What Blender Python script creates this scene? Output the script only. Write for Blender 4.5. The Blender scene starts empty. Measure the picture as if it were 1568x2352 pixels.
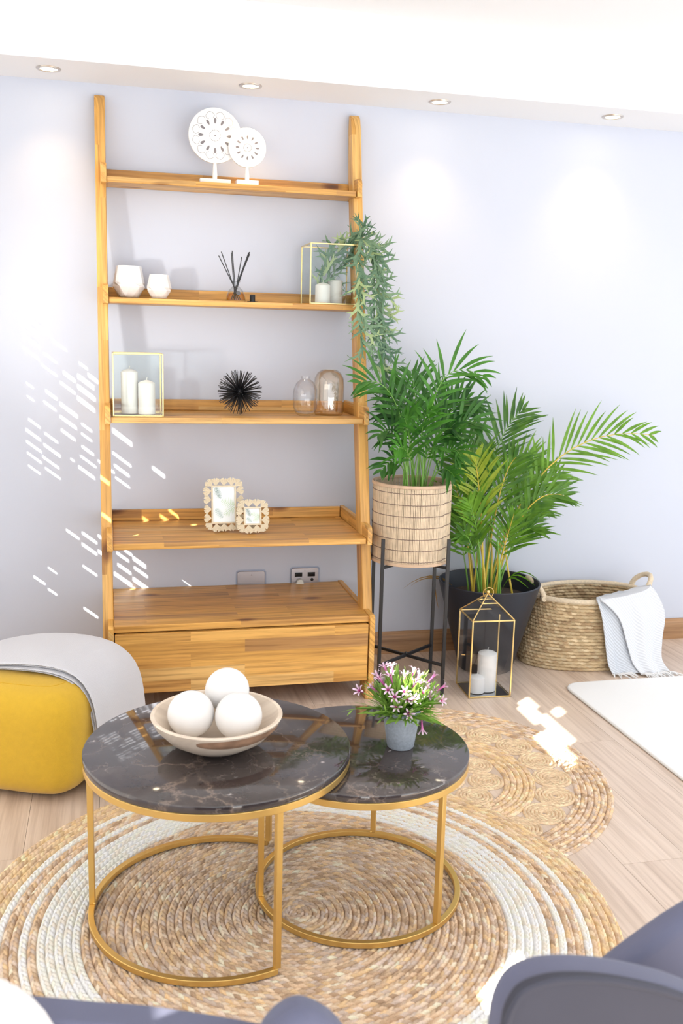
import bpy, math, random
import numpy as np
from mathutils import Vector, Matrix
R = random.Random(7)
PI = math.pi
SC = bpy.context.scene
COL = SC.collection

# ---------------------------------------------------------------- camera
CAM = Vector((0.0, -3.81795, 1.34218))
CR = Vector((0.97286064, -0.22994273, 0.02585586))
CU = Vector((0.01687022, 0.18192794, 0.98316714))
CF = Vector((0.23077604, 0.95604841, -0.18086972))
FPX = 2217.956
cd = bpy.data.cameras.new('camera')
cam = bpy.data.objects.new('camera', cd)
COL.objects.link(cam)
cd.sensor_fit = 'VERTICAL'
cd.sensor_height = 36.0
cd.lens = FPX / 2352 * 36
cd.clip_start = 0.05
cd.dof.use_dof = True
cd.dof.focus_distance = 2.95
cd.dof.aperture_fstop = 5.0
m3 = Matrix((CR, CU, -CF)).transposed()
cam.matrix_world = Matrix.Translation(CAM) @ m3.to_4x4()
SC.camera = cam

# ---------------------------------------------------------------- light
wd = bpy.data.worlds.new('sky')
SC.world = wd
wd.use_nodes = True
bg = wd.node_tree.nodes['Background']
bg.inputs[0].default_value = (0.86, 0.93, 1.0, 1)
bg.inputs[1].default_value = 0.88
SUN = Vector((0.60, 0.48, -0.468)).normalized()


def light(name, kind, loc, aim, power, color=(1, 1, 1), **k):
    d = bpy.data.lights.new(name, kind)
    d.energy = power
    d.color = color
    for a, b in k.items():
        setattr(d, a, b)
    o = bpy.data.objects.new(name, d)
    COL.objects.link(o)
    o.location = loc
    o.rotation_euler = (Vector(aim) - Vector(loc)).to_track_quat('-Z', 'Y').to_euler()
    return o


light('sun', 'SUN', (-3, -3, 3), Vector((-3, -3, 3)) + SUN, 14.0, (1, 0.95, 0.86), angle=0.0045)
# daylight of the tall glass doors behind and to the left of the photographer
light('door_daylight', 'AREA', (1.2, -4.75, 1.25), (1.2, 0, 0.4), 10, (0.90, 0.95, 1.0), shape='RECTANGLE', size=3.6, size_y=2.2)
light('wall_glow_spot', 'SPOT', (-0.93, -1.75, 1.18), (0.03, 0, 1.40), 30, (1.0, 0.97, 0.92), spot_size=math.radians(34), spot_blend=1.0, shadow_soft_size=0.07)  # added spot that throws a soft glow patch on the back wall
# added fill lamp behind the camera that brightens ceiling and bulkhead
light('ceiling_fill', 'AREA', (1.4, -5.3, 0.05), (1.3, -1.2, 2.4), 36, (1.0, 0.97, 0.93), shape='RECTANGLE', size=4.5, size_y=1.4)
SC.view_settings.view_transform = 'Standard'
SC.view_settings.look = 'None'
SC.view_settings.gamma = 1.0
SC.view_settings.use_curve_mapping = False
SC.view_settings.exposure = 0.98
SC.cycles.max_bounces = 10
SC.cycles.transparent_max_bounces = 24
SC.cycles.caustics_reflective = False
SC.cycles.caustics_refractive = False
SC.cycles.sample_clamp_indirect = 6.0


def at(px, py, Y):
    """world point where the ray of a measured image point meets the plane y = Y"""
    d = CF + CR * ((px - 784) / FPX) - CU * ((py - 1176) / FPX)
    return CAM + d * ((Y - CAM.y) / d.y)


# ---------------------------------------------------------------- object helpers
def tag(o, label=None, cat=None, group=None, kind=None):
    if label: o['label'] = label
    if cat: o['category'] = cat
    if group: o['group'] = group
    if kind: o['kind'] = kind
    return o


def thing(name, loc, label, cat, group=None):
    o = bpy.data.objects.new(name, None)
    o.empty_display_size = 0.05
    COL.objects.link(o)
    o.location = loc
    return tag(o, label, cat, group)


def root_of(o):
    v = Vector((0, 0, 0))
    while o is not None:
        v += Vector(o.location)
        o = o.parent
    return v


def inst(mesh, name, parent, mw, kind=None):
    """a part that shares mesh data; mw is its matrix in world axes"""
    o = bpy.data.objects.new(name, mesh)
    COL.objects.link(o)
    o.parent = parent
    o.matrix_local = Matrix.Translation(-root_of(parent)) @ mw
    if kind: o['kind'] = kind
    return o


class M:
    def __init__(s):
        s.v = []; s.f = []; s.c = []

    def add(s, vs, fs):
        b = len(s.v)
        s.v += [tuple(x) for x in vs]
        s.f += [tuple(i + b for i in f) for f in fs]
        return s

    def box(s, c, size, ax=None):
        c = Vector(c); hx, hy, hz = [q / 2 for q in size]
        X, Y, Z = ax if ax else (Vector((1, 0, 0)), Vector((0, 1, 0)), Vector((0, 0, 1)))
        vs = [c + X * (hx * i) + Y * (hy * j) + Z * (hz * k) for k in (-1, 1) for j in (-1, 1) for i in (-1, 1)]
        return s.add(vs, [(0, 2, 3, 1), (4, 5, 7, 6), (0, 1, 5, 4), (2, 6, 7, 3), (0, 4, 6, 2), (1, 3, 7, 5)])

    def b2(s, a, b):
        return s.box([(p + q) / 2 for p, q in zip(a, b)], [abs(q - p) for p, q in zip(a, b)])

    def tube(s, pts, r, n=8, closed=False, cap=True, flat=None):
        pts = [Vector(p) for p in pts]
        m = len(pts)
        rs = r if isinstance(r, (list, tuple)) else [r] * m
        b = len(s.v)
        prev = None
        for i, p in enumerate(pts):
            if closed:
                t = pts[(i + 1) % m] - pts[i - 1]
            else:
                t = pts[min(i + 1, m - 1)] - pts[max(i - 1, 0)]
            t = t.normalized() if t.length > 1e-9 else Vector((0, 0, 1))
            if prev is None:
                a = Vector((0, 0, 1)) if abs(t.z) < 0.9 else Vector((1, 0, 0))
                u = t.cross(a).normalized()
            else:
                u = (prev - t * prev.dot(t)).normalized()
            prev = u
            w = t.cross(u)
            for k in range(n):
                an = 2 * PI * (k + 0.5) / n
                s.v.append(tuple(p + (u * math.cos(an) + w * math.sin(an)) * rs[i]))
        for i in range(m if closed else m - 1):
            j = (i + 1) % m
            for k in range(n):
                l = (k + 1) % n
                s.f.append((b + i * n + k, b + i * n + l, b + j * n + l, b + j * n + k))
        if cap and not closed:
            s.f.append(tuple(b + k for k in range(n - 1, -1, -1)))
            s.f.append(tuple(b + (m - 1) * n + k for k in range(n)))
        return s

    def lathe(s, prof, c=(0, 0, 0), n=32, rot=0.0):
        c = Vector(c); b = len(s.v); m = len(prof)
        for r, z in prof:
            for k in range(n):
                an = 2 * PI * k / n + rot
                s.v.append((c.x + r * math.cos(an), c.y + r * math.sin(an), c.z + z))
        for i in range(m - 1):
            for k in range(n):
                l = (k + 1) % n
                s.f.append((b + i * n + k, b + i * n + l, b + (i + 1) * n + l, b + (i + 1) * n + k))
        return s

    def disc(s, ring0, flip=False):
        s.f.append(tuple(reversed(ring0)) if flip else tuple(ring0))
        return s

    def cyl(s, c, r, h, n=24, r2=None):
        r2 = r if r2 is None else r2
        b = len(s.v)
        s.lathe([(r, 0), (r2, h)], c, n)
        s.f.append(tuple(b + k for k in range(n - 1, -1, -1)))
        s.f.append(tuple(b + n + k for k in range(n)))
        return s

    def sph(s, c, r, n=24, m=14, sq=1.0):
        prof = [(max(1e-4, r * math.sin(PI * i / m)), -r * sq * math.cos(PI * i / m)) for i in range(m + 1)]
        return s.lathe(prof, c, n)

    def prism(s, poly, O, U, V, N, th):
        """polygon (u,v) in plane O+U u+V v, extruded th along N"""
        O = Vector(O); n = len(poly)
        a = [O + U * p[0] + V * p[1] for p in poly]
        b = [p + N * th for p in a]
        return s.add(a + b, [tuple(range(n - 1, -1, -1)), tuple(range(n, 2 * n))] +
                     [(i, (i + 1) % n, n + (i + 1) % n, n + i) for i in range(n)])

    def grid(s, rows, thick=0.0):
        """rows: list of lists of points"""
        m, n = len(rows), len(rows[0])
        b = len(s.v)
        for r in rows: s.v += [tuple(p) for p in r]
        for i in range(m - 1):
            for j in range(n - 1):
                s.f.append((b + i * n + j, b + i * n + j + 1, b + (i + 1) * n + j + 1, b + (i + 1) * n + j))
        return s

    def mesh(s, name, mat, off=Vector((0, 0, 0)), smooth=40):
        me = bpy.data.meshes.new(name)
        me.from_pydata([(x - off.x, y - off.y, z - off.z) for x, y, z in s.v], [], s.f)
        me.materials.append(mat)
        if smooth:
            me.polygons.foreach_set('use_smooth', [True] * len(me.polygons))
            me.set_sharp_from_angle(angle=math.radians(smooth))
        if s.c:
            ca = me.color_attributes.new('tone', 'FLOAT_COLOR', 'POINT')
            ca.data.foreach_set('color', np.asarray(s.c, dtype=np.float32).ravel())
        me.update()
        return me

    def obj(s, name, mat, parent=None, bevel=0.0, smooth=40, seg=2, solid=0.0, sub=0, kind=None):
        o = bpy.data.objects.new(name, s.mesh(name, mat, root_of(parent), smooth))
        COL.objects.link(o)
        o.parent = parent
        if solid:
            md = o.modifiers.new('solid', 'SOLIDIFY'); md.thickness = solid; md.offset = 0
        if sub:
            md = o.modifiers.new('sub', 'SUBSURF'); md.levels = sub; md.render_levels = sub
        if bevel:
            md = o.modifiers.new('bevel', 'BEVEL'); md.width = bevel; md.segments = seg
            md.limit_method = 'ANGLE'; md.angle_limit = math.radians(35)
        if kind: o['kind'] = kind
        return o


def ring(c, r, n=64, a0=0.0, a1=2 * PI, full=True):
    k = n if full else n + 1
    return [Vector((c[0] + r * math.cos(a0 + (a1 - a0) * i / n), c[1] + r * math.sin(a0 + (a1 - a0) * i / n), c[2])) for i in range(k)]


def bar_ring(m, c, r, w, h, n=96, a0=0.0, a1=2 * PI, full=True):
    """square section hoop: width w (radial), height h, bottom at c.z"""
    b = len(m.v); k = n if full else n + 1
    for i in range(k):
        a = a0 + (a1 - a0) * i / n
        for rr, zz in ((r - w / 2, 0), (r + w / 2, 0), (r + w / 2, h), (r - w / 2, h)):
            m.v.append((c[0] + rr * math.cos(a), c[1] + rr * math.sin(a), c[2] + zz))
    for i in range(n):
        j = (i + 1) % k
        for q in range(4):
            p = (q + 1) % 4
            m.f.append((b + i * 4 + q, b + j * 4 + q, b + j * 4 + p, b + i * 4 + p))
    if not full:
        m.f.append((b, b + 1, b + 2, b + 3)); e = b + n * 4
        m.f.append((e + 3, e + 2, e + 1, e))


# ---------------------------------------------------------------- materials
def mat(name):
    m = bpy.data.materials.new(name)
    m.use_nodes = True
    nt = m.node_tree
    return m, nt, nt.nodes['Principled BSDF']


def node(nt, t, **k):
    n = nt.nodes.new(t)
    for a, b in k.items():
        if a.startswith('i_'):
            n.inputs[int(a[2:]) if a[2:].isdigit() else a[2:].replace('_', ' ')].default_value = b
        else:
            setattr(n, a, b)
    return n


def c4(c): return (c[0], c[1], c[2], 1)


def ramp(nt, fac, stops):
    n = nt.nodes.new('ShaderNodeValToRGB')
    e = n.color_ramp.elements
    while len(e) > len(stops): e.remove(e[-1])
    while len(e) < len(stops): e.new(0.5)
    for x, (p, c) in zip(e, stops):
        x.position = p; x.color = c4(c)
    nt.links.new(fac, n.inputs[0])
    return n.outputs[0]


def mixc(nt, fac, a, b, blend='MIX'):
    n = nt.nodes.new('ShaderNodeMix'); n.data_type = 'RGBA'; n.blend_type = blend
    for s, v in ((n.inputs[0], fac), (n.inputs[6], a), (n.inputs[7], b)):
        if hasattr(v, 'links'): nt.links.new(v, s)
        elif isinstance(v, (int, float)): s.default_value = v
        else: s.default_value = c4(v)
    return n.outputs[2]


def mathn(nt, op, a, b=None, c=None):
    n = nt.nodes.new('ShaderNodeMath'); n.operation = op
    for s, v in zip(n.inputs, (a, b, c)):
        if v is None: continue
        if hasattr(v, 'links'): nt.links.new(v, s)
        else: s.default_value = v
    return n.outputs[0]


def plain(name, col, rough=0.5, metal=0.0, noise=0.0, nscale=30.0, bump=0.0, bscale=200.0, spec=None, sheen=0.0, coat=0.0, sub=0.0):
    m, nt, p = mat(name)
    p.inputs['Base Color'].default_value = c4(col)
    p.inputs['Roughness'].default_value = rough
    p.inputs['Metallic'].default_value = metal
    if spec is not None: p.inputs['Specular IOR Level'].default_value = spec
    if sheen: p.inputs['Sheen Weight'].default_value = sheen
    if coat: p.inputs['Coat Weight'].default_value = coat
    tc = node(nt, 'ShaderNodeTexCoord')
    if noise:
        n = node(nt, 'ShaderNodeTexNoise', i_Scale=nscale, i_Detail=4.0)
        nt.links.new(tc.outputs['Object'], n.inputs['Vector'])
        lo = tuple(x * (1 - noise) for x in col); hi = tuple(min(1, x * (1 + noise)) for x in col)
        nt.links.new(ramp(nt, n.outputs['Fac'], [(0.3, lo), (0.7, hi)]), p.inputs['Base Color'])
    if bump:
        n = node(nt, 'ShaderNodeTexNoise', i_Scale=bscale, i_Detail=3.0)
        nt.links.new(tc.outputs['Object'], n.inputs['Vector'])
        b = node(nt, 'ShaderNodeBump', i_Strength=bump, i_Distance=0.002)
        nt.links.new(n.outputs['Fac'], b.inputs['Height'])
        nt.links.new(b.outputs['Normal'], p.inputs['Normal'])
    return m


def wood(name, axis, tones, strip=0.055, length=0.33, knots=True, rough=0.42, gscale=1.0, lean=0.0, gstr=0.75):
    """butcher-block timber: staves along `axis`, each of its own tone, fine grain, a few knots"""
    m, nt, p = mat(name)
    L = nt.links.new
    tc = node(nt, 'ShaderNodeTexCoord'); oi = node(nt, 'ShaderNodeObjectInfo')
    sx = node(nt, 'ShaderNodeSeparateXYZ'); L(tc.outputs['Object'], sx.inputs[0])
    o = dict(zip('xyz', sx.outputs))
    others = [o[a] for a in 'xyz' if a != axis]
    rnd = mathn(nt, 'MULTIPLY', oi.outputs['Random'], 7.3)
    al = mathn(nt, 'ADD', o[axis], rnd)
    ac = mathn(nt, 'ADD', mathn(nt, 'ADD', others[0], others[1]), rnd)
    if lean: ac = mathn(nt, 'MULTIPLY_ADD', o[axis], -lean, ac)
    cv = node(nt, 'ShaderNodeCombineXYZ'); L(al, cv.inputs[0]); L(ac, cv.inputs[1])
    br = node(nt, 'ShaderNodeTexBrick', offset=0.37, offset_frequency=2)
    br.inputs['Color1'].default_value = (0, 0, 0, 1); br.inputs['Color2'].default_value = (1, 1, 1, 1)
    for k, v in (('Scale', 1.0), ('Mortar Size', 0.0), ('Bias', 0.0), ('Brick Width', length), ('Row Height', strip)):
        br.inputs[k].default_value = v
    L(cv.outputs[0], br.inputs['Vector'])
    base = ramp(nt, br.outputs['Color'], tones)
    # grain shifted per stave
    sh = mathn(nt, 'MULTIPLY', br.outputs['Color'], 9.0)
    gv = node(nt, 'ShaderNodeCombineXYZ')
    L(mathn(nt, 'MULTIPLY_ADD', al, 2.6 * gscale, sh), gv.inputs[0]); L(mathn(nt, 'MULTIPLY', ac, 75.0 * gscale), gv.inputs[1])
    g = node(nt, 'ShaderNodeTexNoise', i_Scale=1.0, i_Detail=5.0, i_Roughness=0.62); L(gv.outputs[0], g.inputs['Vector'])
    gr = ramp(nt, g.outputs['Fac'], [(0.34, (0.50, 0.42, 0.36)), (0.56, (1, 1, 1)), (0.75, (1.0, 1.0, 1.0))])
    col = mixc(nt, gstr, base, gr, 'MULTIPLY')
    gv2 = node(nt, 'ShaderNodeCombineXYZ')
    L(mathn(nt, 'MULTIPLY_ADD', al, 1.5, sh), gv2.inputs[0]); L(mathn(nt, 'MULTIPLY', ac, 16.0), gv2.inputs[1])
    g2 = node(nt, 'ShaderNodeTexNoise', i_Scale=1.0, i_Detail=2.0); L(gv2.outputs[0], g2.inputs['Vector'])
    col = mixc(nt, gstr * 0.7, col, ramp(nt, g2.outputs['Fac'], [(0.36, (0.62, 0.55, 0.48)), (0.55, (1, 1, 1))]), 'MULTIPLY')
    if knots:
        kv = node(nt, 'ShaderNodeCombineXYZ'); L(mathn(nt, 'MULTIPLY', al, 3.2), kv.inputs[0]); L(mathn(nt, 'MULTIPLY', ac, 7.5), kv.inputs[1])
        vo = node(nt, 'ShaderNodeTexVoronoi', i_Scale=1.0, voronoi_dimensions='2D'); L(kv.outputs[0], vo.inputs['Vector'])
        kn = ramp(nt, vo.outputs['Distance'], [(0.0, (0.14, 0.07, 0.03)), (0.07, (0.34, 0.2, 0.1)), (0.16, (1, 1, 1))])
        sel = mathn(nt, 'GREATER_THAN', vo.outputs['Color'], 0.56)
        col = mixc(nt, mathn(nt, 'MULTIPLY', sel, 0.85), col, mixc(nt, 1.0, col, kn, 'MULTIPLY'))
    L(col, p.inputs['Base Color'])
    p.inputs['Roughness'].default_value = rough
    b = node(nt, 'ShaderNodeBump', i_Strength=0.12, i_Distance=0.001)
    L(g.outputs['Fac'], b.inputs['Height']); L(b.outputs['Normal'], p.inputs['Normal'])
    return m


def glass(name, tint=(0.97, 0.99, 0.985), refl=1.0, edge=None, base=0.0):
    """thin clear glass: see-through with a Fresnel reflection"""
    m, nt, p = mat(name)
    nt.nodes.remove(p)
    L = nt.links.new
    out = nt.nodes['Material Output']
    t = node(nt, 'ShaderNodeBsdfTransparent'); t.inputs[0].default_value = c4(tint)
    if edge:
        lw = node(nt, 'ShaderNodeLayerWeight', i_Blend=0.35)
        L(mixc(nt, lw.outputs['Facing'], tint, edge), t.inputs[0])
    g = node(nt, 'ShaderNodeBsdfGlossy', i_Roughness=0.01)
    fr = node(nt, 'ShaderNodeFresnel', i_IOR=1.5)
    geo = node(nt, 'ShaderNodeNewGeometry')
    f = mathn(nt, 'MULTIPLY', fr.outputs[0], refl)
    f = mathn(nt, 'MINIMUM', mathn(nt, 'ADD', f, base), 0.95)
    fb = mathn(nt, 'MULTIPLY_ADD', geo.outputs['Backfacing'], -1.0, 1.0)
    f = mathn(nt, 'MULTIPLY', f, fb)
    mx = node(nt, 'ShaderNodeMixShader'); L(f, mx.inputs[0]); L(t.outputs[0], mx.inputs[1]); L(g.outputs[0], mx.inputs[2])
    L(mx.outputs[0], out.inputs[0])
    return m


def toned(name, rough=0.85, fine=500.0, mul=1.0, sheen=0.0, bump=0.3):
    """colour of every strand comes from its own vertex tone"""
    m, nt, p = mat(name)
    L = nt.links.new
    a = node(nt, 'ShaderNodeAttribute', attribute_name='tone')
    tc = node(nt, 'ShaderNodeTexCoord')
    n = node(nt, 'ShaderNodeTexNoise', i_Scale=fine, i_Detail=2.0); L(tc.outputs['Object'], n.inputs['Vector'])
    L(mixc(nt, 0.4, a.outputs['Color'], ramp(nt, n.outputs['Fac'], [(0.25, (0.6, 0.56, 0.5)), (0.6, (1, 1, 1))]), 'MULTIPLY'), p.inputs['Base Color'])
    p.inputs['Roughness'].default_value = rough
    p.inputs['Specular IOR Level'].default_value = 0.25
    if sheen: p.inputs['Sheen Weight'].default_value = sheen
    if bump:
        b = node(nt, 'ShaderNodeBump', i_Strength=bump, i_Distance=0.001)
        L(n.outputs['Fac'], b.inputs['Height']); L(b.outputs['Normal'], p.inputs['Normal'])
    return m


def leafmat(name, c0, c1, rough=0.4, trans=0.25):
    m, nt, p = mat(name)
    L = nt.links.new
    oi = node(nt, 'ShaderNodeObjectInfo'); tc = node(nt, 'ShaderNodeTexCoord')
    n = node(nt, 'ShaderNodeTexNoise', i_Scale=22.0, i_Detail=2.0); L(tc.outputs['Object'], n.inputs['Vector'])
    f = mathn(nt, 'ADD', mathn(nt, 'MULTIPLY', oi.outputs['Random'], 0.5), mathn(nt, 'MULTIPLY_ADD', n.outputs['Fac'], 1.0, -0.25))
    col = ramp(nt, f, [(0.15, c0), (0.85, c1)])
    L(col, p.inputs['Base Color'])
    p.inputs['Roughness'].default_value = rough
    if trans:
        out = nt.nodes['Material Output']
        tr = node(nt, 'ShaderNodeBsdfTranslucent'); L(col, tr.inputs[0])
        mx = node(nt, 'ShaderNodeMixShader'); mx.inputs[0].default_value = trans
        L(p.outputs[0], mx.inputs[1]); L(tr.outputs[0], mx.inputs[2]); L(mx.outputs[0], out.inputs[0])
    return m


def emis(name, col, s):
    m, nt, p = mat(name)
    p.inputs['Emission Color'].default_value = c4(col)
    p.inputs['Emission Strength'].default_value = s
    return m


ACACIA = [(0.0, (0.52, 0.28, 0.10)), (0.10, (0.72, 0.38, 0.095)), (0.45, (0.80, 0.435, 0.105)), (0.8, (0.83, 0.47, 0.13)), (1.0, (0.84, 0.53, 0.19))]
WX = wood('acacia_along', 'x', ACACIA, strip=0.046, length=0.52)
WZ = wood('acacia_upright', 'z', ACACIA, strip=0.019, length=0.5, lean=0.213)
WY = wood('acacia_end', 'y', ACACIA, strip=0.04, length=0.4)
OAK = [(0.0, (0.42, 0.235, 0.115)), (1.0, (0.48, 0.28, 0.14))]
WB = wood('baseboard_oak', 'x', OAK, strip=0.5, length=2.4, knots=False, gscale=0.8)
WALLM = plain('wall_paint', (0.595, 0.625, 0.713), 0.75, noise=0.012, nscale=1.2, bump=0.04, bscale=160)
WHITE = plain('ceiling_paint', (0.86, 0.86, 0.87), 0.8, bump=0.02)
BRASS = plain('brass', (0.83, 0.62, 0.27), 0.25, 1.0)
GOLD = plain('gold_paint', (0.78, 0.52, 0.17), 0.36, 0.85, bump=0.03, bscale=900)
BLACK = plain('black_steel', (0.012, 0.012, 0.014), 0.38, bump=0.04, bscale=700)
GLASS = glass('clear_glass')
SMOKE = glass('grey_glass', (0.93, 0.94, 0.955))
WAX = plain('white_wax', (0.86, 0.84, 0.80), 0.55)
WICK = plain('wick', (0.8, 0.78, 0.72), 0.9)
CERAM = plain('white_ceramic', (0.80, 0.79, 0.78), 0.45, noise=0.05, nscale=25)
BLKCER = plain('black_lacquer', (0.01, 0.01, 0.012), 0.35)
MANDW = plain('white_painted_wood', (0.85, 0.84, 0.82), 0.6, noise=0.02)
MANDG = plain('carving_shade', (0.22, 0.20, 0.21), 0.8)  # dark colour standing in for the shade in cut-outs and grooves
NATBAND = plain('natural_band', (0.70, 0.55, 0.42), 0.6)
STEEL = plain('brushed_steel', (0.50, 0.49, 0.52), 0.3, 0.9)
ACRYL = glass('acrylic_edge', (0.93, 0.95, 0.98), 1.3)
SWBLK = plain('black_switch', (0.01, 0.01, 0.012), 0.25)
PLUGW = plain('cream_plug', (0.78, 0.77, 0.70), 0.4)

# ---------------------------------------------------------------- the setting
def struct(o): o['kind'] = 'structure'; return o


SOF = 2.21; CEIL = 2.45
struct(M().b2((-1.1, 0, -0.12), (4.2, 0.12, CEIL + 0.1)).obj('wall_back', WALLM, smooth=0))
struct(M().b2((-1.1, -5.0, CEIL), (4.2, 0, CEIL + 0.1)).obj('ceiling', WHITE, smooth=0))
struct(M().b2((-1.0, -0.288, SOF), (4.2, 0, CEIL)).obj('trim_1', WHITE, smooth=0))
# floor with its laid planks
FLOORB = plain('screed', (0.35, 0.27, 0.2), 0.9)
PLK = wood('oak_laminate', 'y', [(0.0, (0.72, 0.58, 0.475)), (0.5, (0.76, 0.62, 0.51)), (1.0, (0.79, 0.65, 0.54))], strip=0.7, length=4.0, knots=False, rough=0.36, gscale=0.9, gstr=0.4)
fl = struct(M().b2((-1.1, -5.0, -0.12), (4.2, 0.0, -0.0125)).obj('floor', FLOORB, smooth=0))
pw, pl = 0.19, 1.38
pm = M().b2((0.0005, 0.0005, -0.012), (pw - 0.0005, pl - 0.0005, 0.0)).mesh('plank', PLK, smooth=0)
for i in range(27):
    x0 = -1.0 + i * pw
    y0 = -5.0 - (i * 0.47) % 1.0 * pl
    for j in range(5):
        ya, yb = max(y0 + j * pl, -4.99), min(y0 + (j + 1) * pl, -0.002)
        if yb - ya < 0.02 or yb < -3.2 and abs(x0) < 9 and yb < -3.4: continue
        if yb - ya > pl - 1e-6:
            inst(pm, 'plank', fl, Matrix.Translation((x0, ya, 0)))
        else:
            M().b2((x0 + 0.0005, ya, -0.012), (x0 + pw - 0.0005, yb - 0.0005, 0.0)).obj('plank', PLK, fl, smooth=0)
# moulded oak baseboard
prof = [(0, 0), (0, 0.096), (-0.006, 0.096), (-0.009, 0.090), (-0.009, 0.084), (-0.012, 0.079), (-0.014, 0.072), (-0.014, 0)]
struct(M().prism(prof, (-1.0, 0, 0), Vector((0, 1, 0)), Vector((0, 0, 1)), Vector((1, 0, 0)), 5.2).obj('baseboard_back', WB, smooth=20))

# left wall (outside the frame) with windows; added gobo sheets are cut to cast the sun streaks
SCR = []  # sun slits: (y0, y1, z0, z1) on the plane x = -1
XL = -1.0


def slit(p0, p1, th):
    a = at(p0[0], p0[1], -0.001); b = at(p1[0], p1[1], -0.001)
    out = []
    for q in (a, b):
        t = (q.x - XL) / SUN.x
        s = q - SUN * t
        out.append((s.y, s.z))
    y0, y1 = sorted((out[0][0], out[1][0])); z = (out[0][1] + out[1][1]) / 2
    SCR.append((y0, y1, z - th / 2, z + th / 2))


SL = [((40, 700), (48, 708), 8), ((52, 710), (72, 731), 10), ((80, 740), (110, 770), 9), ((120, 778), (152, 808), 4), ((40, 728), (48, 735), 7), ((53, 742), (82, 768), 10),
      ((53, 766), (92, 801), 7), ((100, 806), (130, 838), 4), ((53, 795), (88, 828), 6), ((95, 835), (130, 865), 4), ((60, 877), (76, 893), 4), ((62, 908), (78, 922), 3),
      ((182, 832), (200, 848), 6), ((202, 855), (224, 882), 12), ((145, 852), (172, 878), 12), ((178, 858), (215, 895), 16), ((178, 884), (218, 920), 16), ((138, 873), (172, 908), 8),
      ((104, 895), (130, 918), 9), ((100, 918), (128, 946), 5), ((177, 910), (217, 946), 16), ((137, 923), (177, 960), 13), ((137, 952), (175, 987), 10), ((140, 984), (172, 1013), 8),
      ((65, 960), (92, 984), 6), ((58, 982), (93, 1014), 9), ((102, 992), (132, 1018), 6), ((100, 1016), (138, 1052), 9), ((60, 1010), (95, 1041), 7), ((97, 1044), (135, 1079), 6),
      ((62, 1036), (95, 1066), 5), ((104, 1072), (138, 1102), 5), ((65, 1066), (92, 1091), 4), ((187, 966), (210, 997), 6), ((187, 994), (210, 1014), 5), ((188, 1022), (214, 1047), 8),
      ((162, 1052), (170, 1060), 4), ((184, 1043), (220, 1076), 5), ((180, 1068), (217, 1102), 9), ((225, 1055), (250, 1078), 6), ((258, 985), (302, 1023), 17), ((258, 1038), (300, 1071), 7), ((262, 1065), (296, 1096), 9),
      ((255, 1078), (262, 1088), 6), ((265, 1090), (297, 1126), 5), ((350, 1070), (377, 1098), 13), ((152, 1214), (181, 1240), 7), ((188, 1220), (222, 1250), 9), ((188, 1246), (222, 1276), 10),
      ((190, 1295), (222, 1326), 6), ((225, 1228), (250, 1250), 10), ((225, 1262), (256, 1290), 12), ((268, 1268), (295, 1290), 9), ((270, 1295), (300, 1318), 10), ((262, 1312), (302, 1349), 14),
      ((285, 1262), (303, 1276), 8), ((305, 1275), (334, 1308), 15), ((308, 1302), (338, 1326), 9), ((305, 1325), (340, 1358), 16), ((306, 1350), (325, 1366), 12), ((77, 1322), (103, 1343), 7),
      ((110, 1350), (130, 1368), 5), ((110, 1302), (130, 1318), 3), ((192, 1392), (224, 1422), 7), ((442, 1332), (470, 1358), 14), ((474, 1330), (498, 1345), 10), ((498, 1328), (530, 1358), 12),
      ((420, 1330), (440, 1345), 9), ((470, 1240), (500, 1265), 14), ((400, 1180), (430, 1200), 10), ((380, 1190), (410, 1215), 12), ((340, 1195), (370, 1220), 12), ((430, 1195), (455, 1216), 12), ((520, 1250), (545, 1270), 12), ((560, 1255), (580, 1275), 12)]
for p0, p1, th in SL: slit(p0, p1, th * 0.0008 + 0.005)


def floorgap(p0, p1, w):
    """gap for a patch of sun on the floor round the world points p0..p1"""
    q = Vector(((p0[0] + p1[0]) / 2, (p0[1] + p1[1]) / 2, 0))
    t = (q.x - XL) / SUN.x
    s = q - SUN * t
    ln = math.hypot(p1[0] - p0[0], p1[1] - p0[1])
    SCR2.append((s.y - w / 2, s.y + w / 2, s.z - ln * 0.39, s.z + ln * 0.39))


SCR2 = []
for (x, y, w, l) in ((1.50, -0.66, 0.10, 0.06), (1.475, -0.74, 0.16, 0.06), (1.58, -0.745, 0.06, 0.05), (1.50, -0.84, 0.14, 0.05), (1.46, -0.97, 0.15, 0.13), (1.43, -1.09, 0.13, 0.07), (1.40, -1.16, 0.09, 0.08),
                     (1.36, -1.235, 0.06, 0.06), (0.80, -2.13, 0.09, 0.14)):
    floorgap((x - l / 2, y), (x + l / 2, y), w)


def pierced(name, holes, y0, y1, z0, z1, th, material, parent=None):
    """added gobo sheet that shapes the sunlight: solid everywhere but at the gaps"""
    zs = sorted({z0, z1} | {min(max(v, z0), z1) for h in holes for v in h[2:]})
    m = M()
    for a, b in zip(zs, zs[1:]):
        if b - a < 1e-5: continue
        gaps = sorted((max(h[0], y0), min(h[1], y1)) for h in holes if h[2] < (a + b) / 2 < h[3])
        c = y0
        for g0, g1 in gaps:
            if g0 > c: m.b2((XL - th, c, a), (XL, g0, b))
            c = max(c, g1)
        if c < y1: m.b2((XL - th, c, a), (XL, y1, b))
    return m.obj(name, material, parent, smooth=0)


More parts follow.
